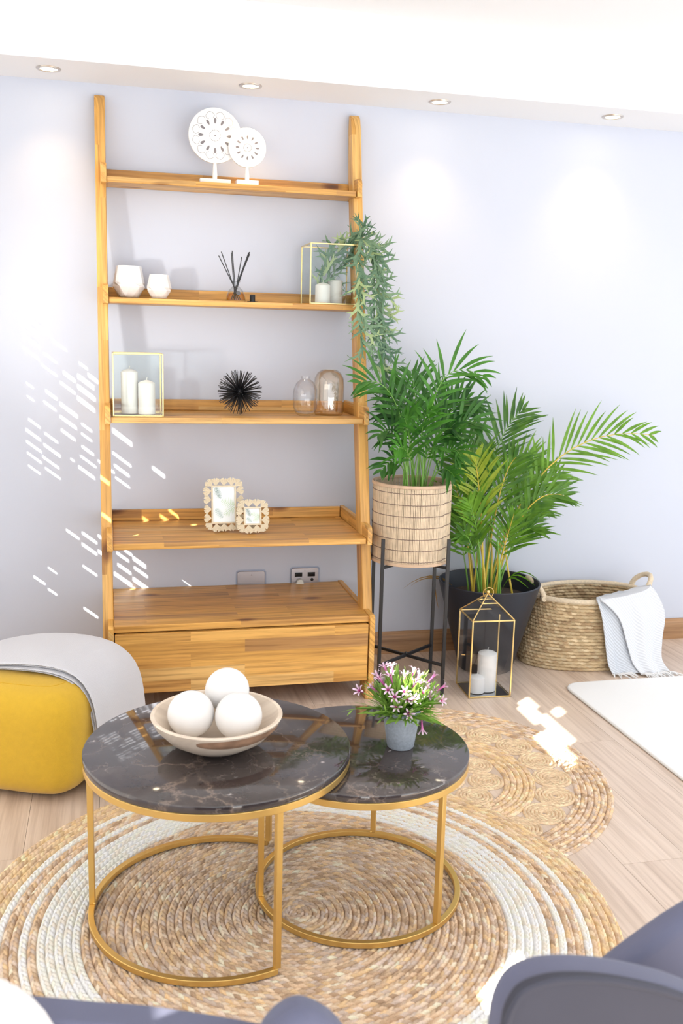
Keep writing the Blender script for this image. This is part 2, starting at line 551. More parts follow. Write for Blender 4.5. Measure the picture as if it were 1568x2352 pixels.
W1 = (-2.35, -0.30, 0.12, 2.35); W2 = (-3.75, -2.45, 0.5, 2.40)
m = M()
for a, b in (((-5.0, 0.0), (0, W1[2])), ((-5.0, 0.0), (W2[3], CEIL + 0.1)), ((-0.30, 0.0), (W1[2], W2[3])), ((-2.45, -2.35), (W1[2], W2[3])), ((-5.0, W2[0]), (W1[2], W2[3])), ((W1[0], W1[1]), (W1[3], W2[3])), ((W2[0], W2[1]), (W1[2], W2[2]))):
    m.b2((-1.1, a[0], b[0]), (-1.0, a[1], b[1]))
struct(m.obj('wall_left', WALLM, smooth=0))
SHUT = plain('shutter_white', (0.8, 0.8, 0.8), 0.6)
GOBO = leafmat('gobo_sheet', (0.80, 0.80, 0.80), (0.84, 0.84, 0.84), 0.8, 0.45)  # translucent, so the added gobo sheets also spread daylight from the left
w1 = struct(M().b2((-1.03, W1[0], W1[2]), (-1.02, W1[0] + 0.04, W1[3])).b2((-1.03, W1[1] - 0.04, W1[2]), (-1.02, W1[1], W1[3])).obj('window_1', SHUT, smooth=0))
pierced('sun_gobo', SCR, *W1, 0.0012, GOBO, w1)['kind'] = 'stuff'
w2 = struct(M().b2((-1.03, W2[0], W2[2]), (-1.02, W2[0] + 0.04, W2[3])).b2((-1.03, W2[1] - 0.04, W2[2]), (-1.02, W2[1], W2[3])).obj('window_2', SHUT, smooth=0))
pierced('sun_gobo', SCR2, *W2, 0.0012, GOBO, w2)['kind'] = 'stuff'

# recessed downlights
LEDM = emis('lamp_face', (1.0, 0.86, 0.62), 9.0)
RIM = plain('downlight_rim', (0.62, 0.55, 0.48), 0.3, 0.9)
wherel = ['nearest the left end of the white bulkhead', 'over the round carved discs on the shelf', 'third along, over the bare wall just beside the shelf', 'nearest the right end of the white bulkhead']
for i, x in enumerate((-0.186, 0.507, 1.221, 1.935)):
    t = thing('recessed_downlight', (x, -0.158, SOF), 'small glowing recessed downlight, ' + wherel[i], 'light', 'downlights in the bulkhead')
    M().lathe([(0.030, 0.004), (0.028, -0.001), (0.031, -0.005), (0.040, -0.004), (0.042, 0.0)], (x, -0.158, SOF), 32).obj('rim', RIM, t)
    M().cyl((x, -0.158, SOF - 0.0022), 0.0285, 0.0015, 32).obj('lamp_face', LEDM, t)
    o = light('downlight_beam', 'SPOT', (x, -0.158, SOF - 0.008), (x, -0.150, 0), 3.6, (1.0, 0.72, 0.42), spot_size=math.radians(96), spot_blend=1.0, shadow_soft_size=0.025)
    o.parent = t; o.matrix_parent_inverse = Matrix.Translation((-x, 0.158, -SOF))

# ---------------------------------------------------------------- ladder shelf
T = thing('ladder_shelf', (0.45, -0.27, 0), 'tall honey-brown wooden ladder shelf leaning on the wall, with five tiers and a bottom drawer', 'shelf')
YF = lambda z: -0.045 - 0.213 * (2.165 - z)
XI0, XI1 = -0.002, 0.908
for side, (x0, x1) in (('l', (-0.039, -0.002)), ('r', (0.908, 0.945))):
    n = Vector((0, 0.978, -0.208))
    pr = [(YF(0), 0), (YF(2.11), 2.11), (YF(2.15) + 0.006, 2.15), (YF(2.165) + 0.018, 2.165), (YF(2.165) + 0.038, 2.165), (YF(2.11) + 0.063, 2.11)]
    pr += [(YF(z) + 0.075, z) for z in (1.9, 0)]
    pr = [(min(a, -0.003), b) for a, b in pr]
    M().prism(pr, (x0, 0, 0), Vector((0, 1, 0)), Vector((0, 0, 1)), Vector((1, 0, 0)), x1 - x0).obj('post', WZ, T, bevel=0.003, smooth=30)
TIERS = [(1.872, -0.150, 0.020), (1.451, -0.222, 0.020), (1.036, -0.350, 0.020), (0.604, -0.448, 0.022)]
for z, yf, th in TIERS:
    M().b2((XI0 + 0.0025, yf, z - th), (XI1 - 0.0015 + 0.004, -0.004, z)).obj('shelf_board', WX, T, bevel=0.002)
    M().b2((XI0 + 0.0025, -0.018, z + 0.0005), (XI1 + 0.002, -0.003, z + 0.042)).obj('back_rail', WX, T, bevel=0.0015)
    for x0, x1 in ((-0.0205, XI0 + 0.002), (0.913, 0.9305)):
        zb, zt = z - th - 0.002, z + 0.045
        f = yf - 0.010
        pr = [(f, zb), (f, zt - 0.02), (f + 0.006, zt - 0.006), (f + 0.018, zt), (-0.002, zt), (-0.002, zb)]
        br = M().prism(pr, (x0, 0, 0), Vector((0, 1, 0)), Vector((0, 0, 1)), Vector((1, 0, 0)), x1 - x0).obj('side_bracket', WY, T, bevel=0.0015, smooth=30)
        M().box(((x0 + x1) / 2, f - 0.0004, z + 0.006), (0.007, 0.0012, 0.007)).obj('dowel', WY, br, bevel=0.0015)
# bottom tier with drawer
z5, y5 = 0.327, -0.515
M().b2((XI0, y5, z5 - 0.024), (0.912, -0.022, z5)).obj('shelf_board', WX, T, bevel=0.002)
M().b2((XI0, -0.0215, z5 - 0.024), (0.912, -0.003, z5 - 0.001)).obj('back_rail', WX, T, bevel=0.0015)
for x0, x1 in ((-0.0205, XI0 - 0.0005), (0.9125, 0.932)):
    pr = [(y5 - 0.016, 0.062), (y5 - 0.016, z5 - 0.004), (y5 - 0.004, z5 + 0.004), (-0.003, z5 + 0.004), (-0.003, 0.062)]
    M().prism(pr, (x0, 0, 0), Vector((0, 1, 0)), Vector((0, 0, 1)), Vector((1, 0, 0)), x1 - x0).obj('side_panel', WY, T, bevel=0.0015, smooth=30)
d = M().b2((0.001, -0.526, 0.082), (0.9085, -0.506, 0.298)).obj('drawer', WX, T, bevel=0.002)
M().b2((0.006, -0.505, 0.086), (0.905, -0.10, 0.298)).obj('drawer_box', WX, d)

# ---------------------------------------------------------------- small things on the tiers
def candle(x, y, z, r, h, label, group=None, peak=0.012):
    t = thing('pillar_candle', (x, y, z), label, 'candle', group)
    M().lathe([(0.0005, 0.0004), (r - 0.002, 0.0004), (r, 0.002), (r, h - peak), (r * 0.8, h - peak * 0.62), (r * 0.3, h - peak * 0.15), (0.0005, h)], (x, y, z), 32).obj('wax', WAX, t, smooth=50)
    M().tube([(x, y, z + h - 0.002), (x + 0.001, y, z + h + 0.005), (x + 0.003, y, z + h + 0.010)], 0.0011, 6).obj('wick', WICK, t)
    return t


def glass_box(t, c, ax, sx, sy, h, bar=0.005, top=True, bot=True):
    """brass framed glass case on base centre c with side axes ax"""
    X, Y = ax; Z = Vector((0, 0, 1)); c = Vector(c)
    cor = [c + X * (sx / 2 * i) + Y * (sy / 2 * j) for i, j in ((-1, -1), (1, -1), (1, 1), (-1, 1))]
    m = M()
    for q in cor: m.box(q + Z * (h / 2), (bar, bar, h), (X, Y, Z))
    for k in range(4):
        a, b = cor[k], cor[(k + 1) % 4]
        dx = (b - a).normalized(); dy = Z.cross(dx)
        for zz in ((bar / 2,) if not top else (bar / 2, h - bar / 2)):
            m.box((a + b) / 2 + Z * zz, ((b - a).length - bar, bar * 0.98, bar), (dx, dy, Z))
    m.obj('frame', BRASS, t, bevel=0.0008, smooth=30)
    for k in range(4):
        a, b = cor[k], cor[(k + 1) % 4]
        dx = (b - a).normalized(); dy = Z.cross(dx)
        M().box((a + b) / 2 + Z * (h / 2), ((b - a).length - bar, 0.0016, h - 2 * bar), (dx, dy, Z)).obj('pane', GLASS, t, smooth=0)
    return cor


Z1, Z2, Z3, Z4 = (a[0] for a in TIERS)
# carved discs
def mandala(x, y, R0, zc, label, petals):
    t = thing('carved_disc', (x, y, Z1), label, 'ornament', 'carved discs on the top tier')
    M().b2((x - R0 * 0.58, y - 0.022, Z1 + 0.0004), (x + R0 * 0.58, y + 0.022, Z1 + 0.016)).obj('base', MANDW, t, bevel=0.001)
    M().lathe([(0.008, 0.016), (0.009, 0.03), (0.006, zc - R0 - Z1 + 0.004)], (x, y, Z1), 16).obj('stem', MANDW, t)
    U, V, N = Vector((1, 0, 0)), Vector((0, 0, 1)), Vector((0, 1, 0))
    poly = [(R0 * math.cos(2 * PI * i / 72), R0 * math.sin(2 * PI * i / 72)) for i in range(72)]
    M().prism(poly, (x, y - 0.006, zc), U, V, N, 0.012).obj('disc', MANDW, t, bevel=0.001)
    td = []
    for i in range(13):
        a = PI * i / 12
        td.append((0.10 * R0 * (0.5 - 0.5 * math.cos(a)) * 2 - 0.1 * R0, 0.068 * R0 * math.sin(a) * (0.35 + 0.65 * i / 12)))
    td = td + [(a, -b) for a, b in td[-2:0:-1]]
    for k in range(12):
        a = 2 * PI * k / 12 + PI / 2
        cu, cv = math.cos(a), math.sin(a)
        rr = R0 * (0.53 if petals else 0.52)
        pl = [(cu * (rr + p) - cv * q, cv * (rr + p) + cu * q) for p, q in td]
        M().prism(pl, (x, y - 0.0066, zc), U, V, N, 0.001).obj('shade_inlay', MANDG, t, smooth=0)
        if petals:
            lo = []
            for s in (-1, 1):
                seg = [(R0 * (0.62 + 0.26 * q), s * R0 * 0.165 * math.sin(PI * min(1, 0.12 + q * 0.88)) ** 0.8) for q in (0, 0.15, 0.35, 0.55, 0.75, 0.9, 1.0)]
                lo += seg if s < 0 else seg[::-1]
            ca, sa = math.cos(a + PI / 12), math.sin(a + PI / 12)
            M().tube([(x + ca * p - sa * q, y - 0.0062, zc + sa * p + ca * q) for p, q in lo], 0.0007, 4).obj('petal_line', MANDG, t)
    for k in range(22):
        a = 2 * PI * k / 22
        M().box((x + R0 * 0.2 * math.cos(a), y - 0.0063, zc + R0 * 0.2 * math.sin(a)), (0.0022, 0.0008, 0.0022)).obj('shade_inlay', MANDG, t, smooth=0)
    M().box((x, y - 0.0063, zc), (0.004, 0.0008, 0.004)).obj('shade_inlay', MANDG, t, smooth=0)


mandala(0.386, -0.105, 0.096, 2.040, 'larger white carved disc on a stand, on the topmost shelf tier', True)
mandala(0.502, -0.122, 0.069, 2.003, 'smaller white carved disc on a stand, in front of the larger disc', False)


def faceted(x, y, s, label, seed):
    rr = random.Random(seed)
    t = thing('ceramic_vase', (x, y, Z2), label, 'vase', 'white faceted vases')
    n = 10; b = []
    m = M()
    levels = [(0.024, 0.0006, 0), (0.035, 0.005, 0), (0.0575, 0.040, 0.5), (0.0565, 0.053, 0), (0.0440, 0.112, 0)]
    for r, z, o in levels:
        for k in range(n):
            a = 2 * PI * (k + o) / n + rr.uniform(-0.05, 0.05)
            q = r * s * rr.uniform(0.97, 1.02)
            m.v.append((x + q * math.cos(a), y + q * math.sin(a), Z2 + z * s))
    for i in range(len(levels) - 1):
        for k in range(n):
            l = (k + 1) % n
            a, bb, c, dd = i * n + k, i * n + l, (i + 1) * n + l, (i + 1) * n + k
            m.f += [(a, bb, dd), (bb, c, dd)]
    m.f.append(tuple(range(n - 1, -1, -1)))
    e = len(m.v)
    for r, z in ((0.0405, 0.112), (0.047, 0.05), (0.02, 0.01)):
        for k in range(n):
            a = 2 * PI * k / n
            m.v.append((x + r * s * math.cos(a), y + r * s * math.sin(a), Z2 + z * s))
    for k in range(n):
        l = (k + 1) % n
        m.f.append((4 * n + k, 4 * n + l, e + l, e + k))
        for i in (0, 1): m.f.append((e + i * n + k, e + i * n + l, e + (i + 1) * n + l, e + (i + 1) * n + k))
    m.f.append(tuple(e + 2 * n + k for k in range(n)))
    m.obj('body', CERAM, t, smooth=0, bevel=0.0006)


faceted(0.073, -0.115, 1.03, 'larger white faceted vase at the left end of the second tier', 3)
faceted(0.180, -0.145, 0.78, 'smaller white faceted vase to the right of the larger one on the second tier', 5)

# reed diffuser and its cap
x, y = 0.458, -0.165
t = thing('reed_diffuser', (x, y, Z2), 'clear glass reed diffuser with black reeds and amber oil on the second tier', 'diffuser')
M().lathe([(0.002, 0.0004), (0.036, 0.0004), (0.037, 0.004), (0.034, 0.022), (0.026, 0.042), (0.013, 0.053), (0.0115, 0.058), (0.0115, 0.070), (0.018, 0.072), (0.018, 0.0745), (0.010, 0.0745), (0.0095, 0.058), (0.024, 0.041), (0.032, 0.022), (0.034, 0.006), (0.002, 0.005)], (x, y, Z2), 40).obj('bottle', glass('bottle_glass', (0.98, 0.985, 0.985), 1.2, (0.85, 0.88, 0.89)), t)
M().lathe([(0.001, 0.006), (0.0325, 0.0065), (0.031, 0.022), (0.027, 0.030), (0.001, 0.0302)], (x, y, Z2), 32).obj('oil', glass('amber_oil', (0.93, 0.72, 0.22), 0.3), t)
for (px, py), (bx, by) in (((502, 587), (0.018, 0.0)), ((508, 578), (0.012, 0.01)), ((531, 580), (-0.002, 0.008)), ((533, 576), (0.0, -0.012)), ((555, 590), (-0.006, 0.0)), ((571, 580), (-0.016, 0.006)), ((573, 579), (-0.012, -0.008)), ((573, 584), (-0.018, -0.004))):
    M().tube([(x + bx, y + by, Z2 + 0.007), at(px, py, y - by)], 0.0017, 6).obj('reed', BLACK, t)
M().tube([(x - 0.008, y - 0.0265, Z2 + 0.046), (x, y - 0.020, Z2 + 0.052), (x + 0.006, y - 0.0265, Z2 + 0.044)], 0.0006, 4).obj('tag_cord', BLACK, t)
M().prism([(0.008 * math.cos(2 * PI * i / 20), 0.008 * math.sin(2 * PI * i / 20)) for i in range(20)], (x + 0.005, y - 0.036, Z2 + 0.030), Vector((1, 0, 0)), Vector((0, 0.3, 0.95)), Vector((0, 1, 0)), 0.001).obj('tag', plain('grey_tag', (0.12, 0.12, 0.13), 0.4), t)
x, y = 0.520, -0.165
t = thing('diffuser_cap', (x, y, Z2), 'small black flanged cap lying beside the reed diffuser', 'cap')
M().lathe([(0.001, 0.0004), (0.020, 0.0004), (0.0205, 0.002), (0.020, 0.0032), (0.001, 0.0032)], (x, y, Z2), 28).obj('flange', BLKCER, t)
M().lathe([(0.0102, 0.0033), (0.0102, 0.026), (0.009, 0.0275), (0.001, 0.0275)], (x, y, Z2), 28).obj('knob', BLKCER, t)

# glass lantern, second tier
XY = (Vector((1, 0, 0)), Vector((0, 1, 0)))
t = thing('glass_lantern', (0.820, -0.118, Z2), 'brass edged glass box lantern with a trailing garland spilling out of it', 'lantern')
glass_box(t, (0.820, -0.118, Z2 + 0.0004), XY, 0.180, 0.175, 0.222)
M().b2((0.732, -0.204, Z2 + 0.001), (0.908, -0.032, Z2 + 0.0025)).obj('floor_pane', GLASS, t, smooth=0)
candle(0.790, -0.150, Z2 + 0.003, 0.029, 0.080, 'short white pillar candle with a pointed top, inside the second-tier glass lantern')
candle(0.848, -0.105, Z2 + 0.003, 0.029, 0.094, 'taller white pillar candle behind the short one, inside the second-tier glass lantern', peak=0.004)
# glass lantern, third tier
t = thing('glass_lantern', (0.096, -0.232, Z3), 'tall brass edged glass box lantern at the left end of the third tier', 'lantern')
glass_box(t, (0.096, -0.232, Z3 + 0.0004), XY, 0.172, 0.168, 0.222)
M().b2((0.012, -0.314, Z3 + 0.001), (0.180, -0.150, Z3 + 0.0025)).obj('floor_pane', GLASS, t, smooth=0)
candle(0.068, -0.215, Z3 + 0.003, 0.030, 0.162, 'tall white pillar candle at the left inside the third-tier lantern')
candle(0.128, -0.245, Z3 + 0.003, 0.030, 0.124, 'shorter white pillar candle at the right inside the third-tier lantern')

# black urchin
c = Vector((0.468, -0.215, Z3 + 0.0865))
t = thing('urchin_ornament', (c.x, c.y, Z3), 'spiky black metal urchin ball on the third tier', 'ornament')
M().sph(c, 0.016, 16, 10).obj('core', BLKCER, t)
sm = M().tube([(0, 0, 0.010), (0, 0, 0.086)], 0.0013, 5).mesh('spike', BLKCER)
for i in range(230):
    zz = 1 - 2 * (i + 0.5) / 230; ph = i * PI * (3 - math.sqrt(5))
    v = Vector((math.sqrt(1 - zz * zz) * math.cos(ph), math.sqrt(1 - zz * zz) * math.sin(ph), zz)) + Vector((R.uniform(-.1, .1), R.uniform(-.1, .1), R.uniform(-.1, .1)))
    v.normalize()
    k = R.uniform(0.9, 1.0)
    inst(sm, 'spike', t, Matrix.Translation(c) @ v.to_track_quat('Z', 'Y').to_matrix().to_4x4() @ Matrix.Diagonal((1, 1, k, 1)))

# blown glass vases
x, y = 0.713, -0.235
t = thing('glass_vase', (x, y, Z3), 'small clear blown glass bottle vase on the third tier', 'vase')
pr = [(0.001, 0.0004), (0.022, 0.0004), (0.036, 0.010), (0.045, 0.030), (0.047, 0.070), (0.045, 0.100), (0.035, 0.124), (0.020, 0.135), (0.0165, 0.139), (0.0180, 0.1475)]
M().lathe(pr + [(0.0165, 0.1475), (0.0150, 0.139), (0.033, 0.122), (0.0435, 0.099), (0.0452, 0.070), (0.043, 0.032), (0.034, 0.015), (0.02, 0.010), (0.001, 0.010)], (x, y, Z3), 48).obj('body', glass('vase_clear', (0.998, 0.998, 1.0), 1.5, (0.94, 0.95, 0.97), 0.02), t)
x, y = 0.815, -0.185
t = thing('glass_vase', (x, y, Z3), 'amber tinted domed glass vase beside the clear bottle vase', 'vase')
pr = [(0.001, 0.0004), (0.050, 0.0004), (0.056, 0.006), (0.058, 0.020), (0.059, 0.110), (0.056, 0.140), (0.046, 0.160), (0.032, 0.171), (0.026, 0.173)]
M().lathe(pr + [(0.0255, 0.171), (0.032, 0.1685), (0.0445, 0.158), (0.0543, 0.139), (0.0573, 0.110), (0.0563, 0.022), (0.053, 0.009), (0.001, 0.008)], (x, y, Z3), 48).obj('body', glass('vase_amber', (0.985, 0.955, 0.91), 2.0, (0.93, 0.83, 0.70), 0.10), t)

# photo frames edged with ginkgo leaves
CREAM = plain('cream_enamel', (0.72, 0.62, 0.45), 0.45, noise=0.1, nscale=60)
PAPER = plain('print_paper', (0.86, 0.90, 0.90), 0.3)
FERN = plain('fern_print', (0.10, 0.20, 0.16), 0.5)
FERNP = plain('pale_fern_print', (0.60, 0.74, 0.55), 0.5)


def ginkgo():
    """fan leaf of radius 1: apex at the origin, opening upwards (local xz), ribbed and slightly cupped"""
    m = M(); n = 16
    m.v.append((0, 0, 0))
    for rr in (0.5, 1.0):
        for i in range(n + 1):
            a = math.radians(-45 + 90 * i / n)
            r = rr * (1 - (0.26 if i == n // 2 and rr == 1 else 0.0) - 0.16 * abs(i - n / 2) ** 3 / (n / 2) ** 3 + 0.03 * math.sin(i * 2.2))
            m.v.append((r * math.sin(a), -0.05 * rr - (0.05 if i % 2 else 0.0) * rr, r * math.cos(a)))
    for i in range(n):
        m.f.append((0, 1 + i + 1, 1 + i))
        m.f.append((1 + i, 2 + i, 2 + n + 1 + i, 2 + n + i))
    b = len(m.v)
    m.v += [(x, 0.06, z) for x, y, z in m.v[:]]
    for i in range(n):
        m.f.append((b, b + 1 + i, b + 2 + i))
        m.f.append((b + 1 + i, b + 2 + n + i, b + 3 + n + i, b + 2 + i))
        m.f.append((2 + n + i, 3 + n + i, b + 3 + n + i, b + 2 + n + i))
    return m.mesh('ginkgo_leaf', CREAM, smooth=25)


GK = ginkgo()


def fern(m, O, U, V, base, tip, n, w):
    """flat printed fern of narrow leaflets"""
    b = Vector(base); d = Vector(tip) - b; s = Vector((-d.y, d.x)).normalized()
    for i in range(n):
        t_ = i / n
        p = b + d * t_
        ln = w * math.sin(PI * (0.25 + 0.75 * t_)) ** 0.8
        for sg in (-1, 1):
            q = p + (s * sg + d.normalized() * 0.5) * ln
            h = d * (0.32 / n)
            a = [O + U * e.x + V * e.y for e in (p - h, p + h, q)]
            if sg < 0: a.reverse()
            m.add(a, [(0, 1, 2)])


def photo_frame(x, y, w, h, ow, oh, nx, ny, label, rot=0.0):
    t = thing('photo_frame', (x, y, Z4), label, 'frame', 'leaf edged photo frames')
    U = Vector((math.cos(rot), math.sin(rot), 0)); lean = 0.13
    V = Vector((-math.sin(rot) * lean, math.cos(rot) * lean, math.sqrt(1 - lean * lean)))
    N = U.cross(V)  # towards the viewer
    lr = (oh - h) * 0.44
    O = Vector((x, y, Z4 + oh / 2 * V.z + 0.003))
    B = Matrix((U, -N, V)).transposed()
    m = M()
    for a, b, sx, sy in ((0, h / 2, w + 0.006, 0.006), (0, -h / 2, w + 0.006, 0.006), (-w / 2, 0, 0.006, h - 0.006), (w / 2, 0, 0.006, h - 0.006)):
        m.box(O + U * a + V * b, (sx, sy, 0.007), (U, V, N))
    m.obj('inner_frame', CREAM, t, bevel=0.0008)
    M().box(O - N * 0.004, (w + 0.002, h + 0.002, 0.002), (U, V, N)).obj('backing', CREAM, t)
    p = M().box(O - N * 0.0022, (w - 0.004, h - 0.004, 0.0012), (U, V, N)).obj('picture', PAPER, t)
    P0 = O - N * 0.0013
    k = w / 0.09
    m = M()
    fern(m, P0, U, V, (-0.030 * k, h / 2 - 0.006), (-0.012 * k, h / 2 - 0.05 * k), 11, 0.016 * k)
    m.obj('printed_fern', FERN, p, smooth=0)
    m = M()
    fern(m, P0, U, V, (-0.03 * k, -h * 0.12), (-0.004 * k, -h * 0.38), 10, 0.016 * k)
    m.obj('printed_fern', plain('grey_fern_print', (0.38, 0.5, 0.46), 0.5), p, smooth=0)
    m = M()
    fern(m, P0, U, V, (0.04 * k, -h * 0.02), (-0.012 * k, h * 0.13), 8, 0.022 * k)
    fern(m, P0, U, V, (0.042 * k, -h * 0.10), (0.000 * k, -h * 0.30), 8, 0.02 * k)
    m.obj('printed_fern', FERNP, p, smooth=0)
    M().box(O + V * (-oh * 0.32) - N * 0.006 + Vector((0, 0.022, 0)), (0.03, 0.002, oh * 0.34), (U, N, V)).obj('easel_leg', CREAM, t)
    # border of leaves, apex inwards
    spots = []
    for i in range(nx):
        a = -w / 2 + w * (i + 0.5) / nx
        spots += [(a, h / 2 + 0.002, 0.0 + R.uniform(-.12, .12)), (a, -h / 2 - 0.002, PI + R.uniform(-.12, .12))]
    for i in range(ny):
        b = -h / 2 + h * (i + 0.5) / ny
        spots += [(-w / 2 - 0.002, b, PI / 2 + R.uniform(-.15, .15)), (w / 2 + 0.002, b, -PI / 2 + R.uniform(-.15, .15))]
    for sx in (-1, 1):
        for sy in (-1, 1):
            spots.append((sx * w / 2, sy * h / 2, math.atan2(-sx, sy)))
    for a, b, an in spots:
        rm = Matrix.Rotation(-an, 4, 'Y')
        mw = Matrix.Translation(O + U * a + V * b + N * R.uniform(0.0, 0.003)) @ B.to_4x4() @ rm @ Matrix.Scale(lr * R.uniform(0.94, 1.06), 4)
        inst(GK, 'ginkgo_leaf', t, mw)


photo_frame(0.404, -0.275, 0.086, 0.136, 0.158, 0.204, 3, 4, 'larger upright cream leaf-bordered photo frame with a fern print, fourth tier')
photo_frame(0.505, -0.325, 0.060, 0.062, 0.130, 0.132, 2, 2, 'smaller square cream leaf-bordered photo frame overlapping the larger one')

# wall plates behind the shelf
def plate(x0, x1, z0, z1, label):
    t = thing('wall_plate', ((x0 + x1) / 2, 0, z0), label, 'wall plate')
    ch = 0.008
    oc = lambda a, e=0: [(x0 + e + a, z0 + e), (x1 - e - a, z0 + e), (x1 - e, z0 + e + a), (x1 - e, z1 - e - a), (x1 - e - a, z1 - e), (x0 + e + a, z1 - e), (x0 + e, z1 - e - a), (x0 + e, z0 + e + a)]
    U, V, N = Vector((1, 0, 0)), Vector((0, 0, 1)), Vector((0, -1, 0))
    M().prism(oc(ch), (0, -0.001, 0), U, V, N, 0.004).obj('acrylic_surround', ACRYL, t, bevel=0.0008)
    M().prism(oc(ch * 0.8, 0.006), (0, -0.0052, 0), U, V, N, 0.003).obj('face', STEEL, t, bevel=0.0008)
    return t


t = plate(0.485, 0.610, 0.262, 0.387, 'blank brushed metal wall plate behind the shelf, left of the socket')
M().sph((0.549, -0.0085, 0.366), 0.003, 10, 6).obj('screw', STEEL, t)
t = plate(0.708, 0.834, 0.268, 0.394, 'brushed metal socket plate with black switches, behind the shelf at its right')
M().sph((0.771, -0.0085, 0.378), 0.0022, 10, 6).obj('screw', STEEL, t)
for x in (0.744, 0.798):
    s = M().box((x, -0.0095, 0.361), (0.031, 0.003, 0.018)).obj('switch', SWBLK, t, bevel=0.001)
    M().box((x + 0.001, -0.0118, 0.360), (0.024, 0.003, 0.011), (Vector((1, 0, 0)), Vector((0, 0.97, 0.2)), Vector((0, -0.2, 0.97)))).obj('rocker', SWBLK, s, bevel=0.001)
for x, z in ((0.801, 0.339), (0.789, 0.315), (0.813, 0.315)):
    m = M(); m.lathe([(0.0066, 0), (0.0066, 0.0016), (0.0001, 0.0016)], (0, 0, 0), 20)
    m.v = [(x + a, -0.0083 - c_, z + b) for a, b, c_ in m.v]; m.obj('pin_hole', SWBLK, t)
t = thing('plug', (0.748, -0.01, 0.31), 'cream triangular plug pushed into the wall socket', 'plug')
tri = [(-0.024, -0.012), (-0.026, -0.006), (-0.009, 0.032), (-0.004, 0.035), (0.006, 0.035), (0.010, 0.032), (0.026, -0.006), (0.024, -0.012)]
M().prism(tri, (0.748, -0.0088, 0.31), Vector((1, 0, 0)), Vector((0, 0, 1)), Vector((0, -1, 0)), 0.022).obj('body', PLUGW, t, bevel=0.004, seg=3)
M().box((0.752, -0.0312, 0.318), (0.006, 0.001, 0.006)).obj('mark', plain('plug_mark', (0.5, 0.5, 0.46), 0.5), t)

# ---------------------------------------------------------------- plants
def strip(m, pts, ws, side, fold=0.25):
    """leaf blade along pts, half-widths ws, V-folded"""
    b = len(m.v); n = len(pts)
    for i, p in enumerate(pts):
        tg = pts[min(i + 1, n - 1)] - pts[max(i - 1, 0)]
        if tg.length < 1e-9: tg = Vector((0, 0, 1))
        s = side - tg * (side.dot(tg) / tg.dot(tg))
        s = s.normalized() if s.length > 1e-6 else Vector((1, 0, 0))
        nn = tg.normalized().cross(s)
        m.v += [tuple(p - s * ws[i] + nn * ws[i] * fold), tuple(p), tuple(p + s * ws[i] + nn * ws[i] * fold)]
    for i in range(n - 1):
        a = b + 3 * i
        m.f += [(a, a + 1, a + 4, a + 3), (a + 1, a + 2, a + 5, a + 4)]


def bez(P, t):
    P = [Vector(p) for p in P]
    while len(P) > 1: P = [P[i].lerp(P[i + 1], t) for i in range(len(P) - 1)]
    return P[0]


def frond(parent, P, n, ll, lw, leaf, stem, rr, t0=0.35, droop=0.3, face=Vector((-0.1, -0.9, 0.35)), open_=0.95, sr=0.0028):
    K = 16
    pts = [bez(P, i / K) for i in range(K + 1)]
    o = M().tube(pts, [sr * (1 - 0.75 * i / K) for i in range(K + 1)], 6).obj('frond_stem', stem, parent)
    m = M()
    for i in range(n):
        t = t0 + (1 - t0) * (i + 0.5) / n
        p = bez(P, t); tg = (bez(P, min(1, t + 0.02)) - bez(P, t - 0.02)).normalized()
        fc = (face + Vector((rr.uniform(-.25, .25), rr.uniform(-.25, .25), rr.uniform(-.25, .25)))).normalized()
        sd = tg.cross(fc)
        sd = sd.normalized() if sd.length > 0.05 else Vector((1, 0, 0))
        env = math.sin(PI * min(1, 0.22 + 0.74 * (t - t0) / (1 - t0))) ** 0.7
        for sg in (-1, 1):
            L = ll * env * rr.uniform(0.85, 1.12)
            an = open_ * (1 - 0.5 * (t - t0) / (1 - t0)) + rr.uniform(-.12, .12)
            d = (tg * math.cos(an) + sd * sg * math.sin(an) + fc * rr.uniform(-0.05, 0.3)).normalized()
            q = [p]
            for s in range(1, 6):
                d = (d + Vector((0, 0, -1)) * droop * 0.14 * s * 0.5).normalized()
                q.append(q[-1] + d * (L / 5))
            w = [lw * x * rr.uniform(0.92, 1.05) for x in (0.3, 0.8, 1.0, 0.85, 0.5, 0.05)]
            for qq in q:
                qq.y = min(qq.y, -0.006)
            strip(m, q, w, (fc.cross(d)), 0.22)
    m.obj('leaflets', leaf, o, smooth=60)
    return o


G1 = leafmat('palm_green', (0.012, 0.075, 0.010), (0.075, 0.27, 0.022), 0.45)
G2 = leafmat('areca_green', (0.03, 0.12, 0.008), (0.19, 0.41, 0.026), 0.45)
G3 = leafmat('areca_yellow', (0.14, 0.30, 0.02), (0.42, 0.50, 0.05), 0.4)
S1 = plain('green_stem', (0.20, 0.42, 0.07), 0.4, noise=0.2, nscale=20)
S2 = plain('yellow_stem', (0.62, 0.46, 0.06), 0.4, noise=0.25, nscale=25)
SOIL = plain('soil', (0.05, 0.035, 0.025), 0.95, noise=0.4, nscale=90, bump=0.6, bscale=150)

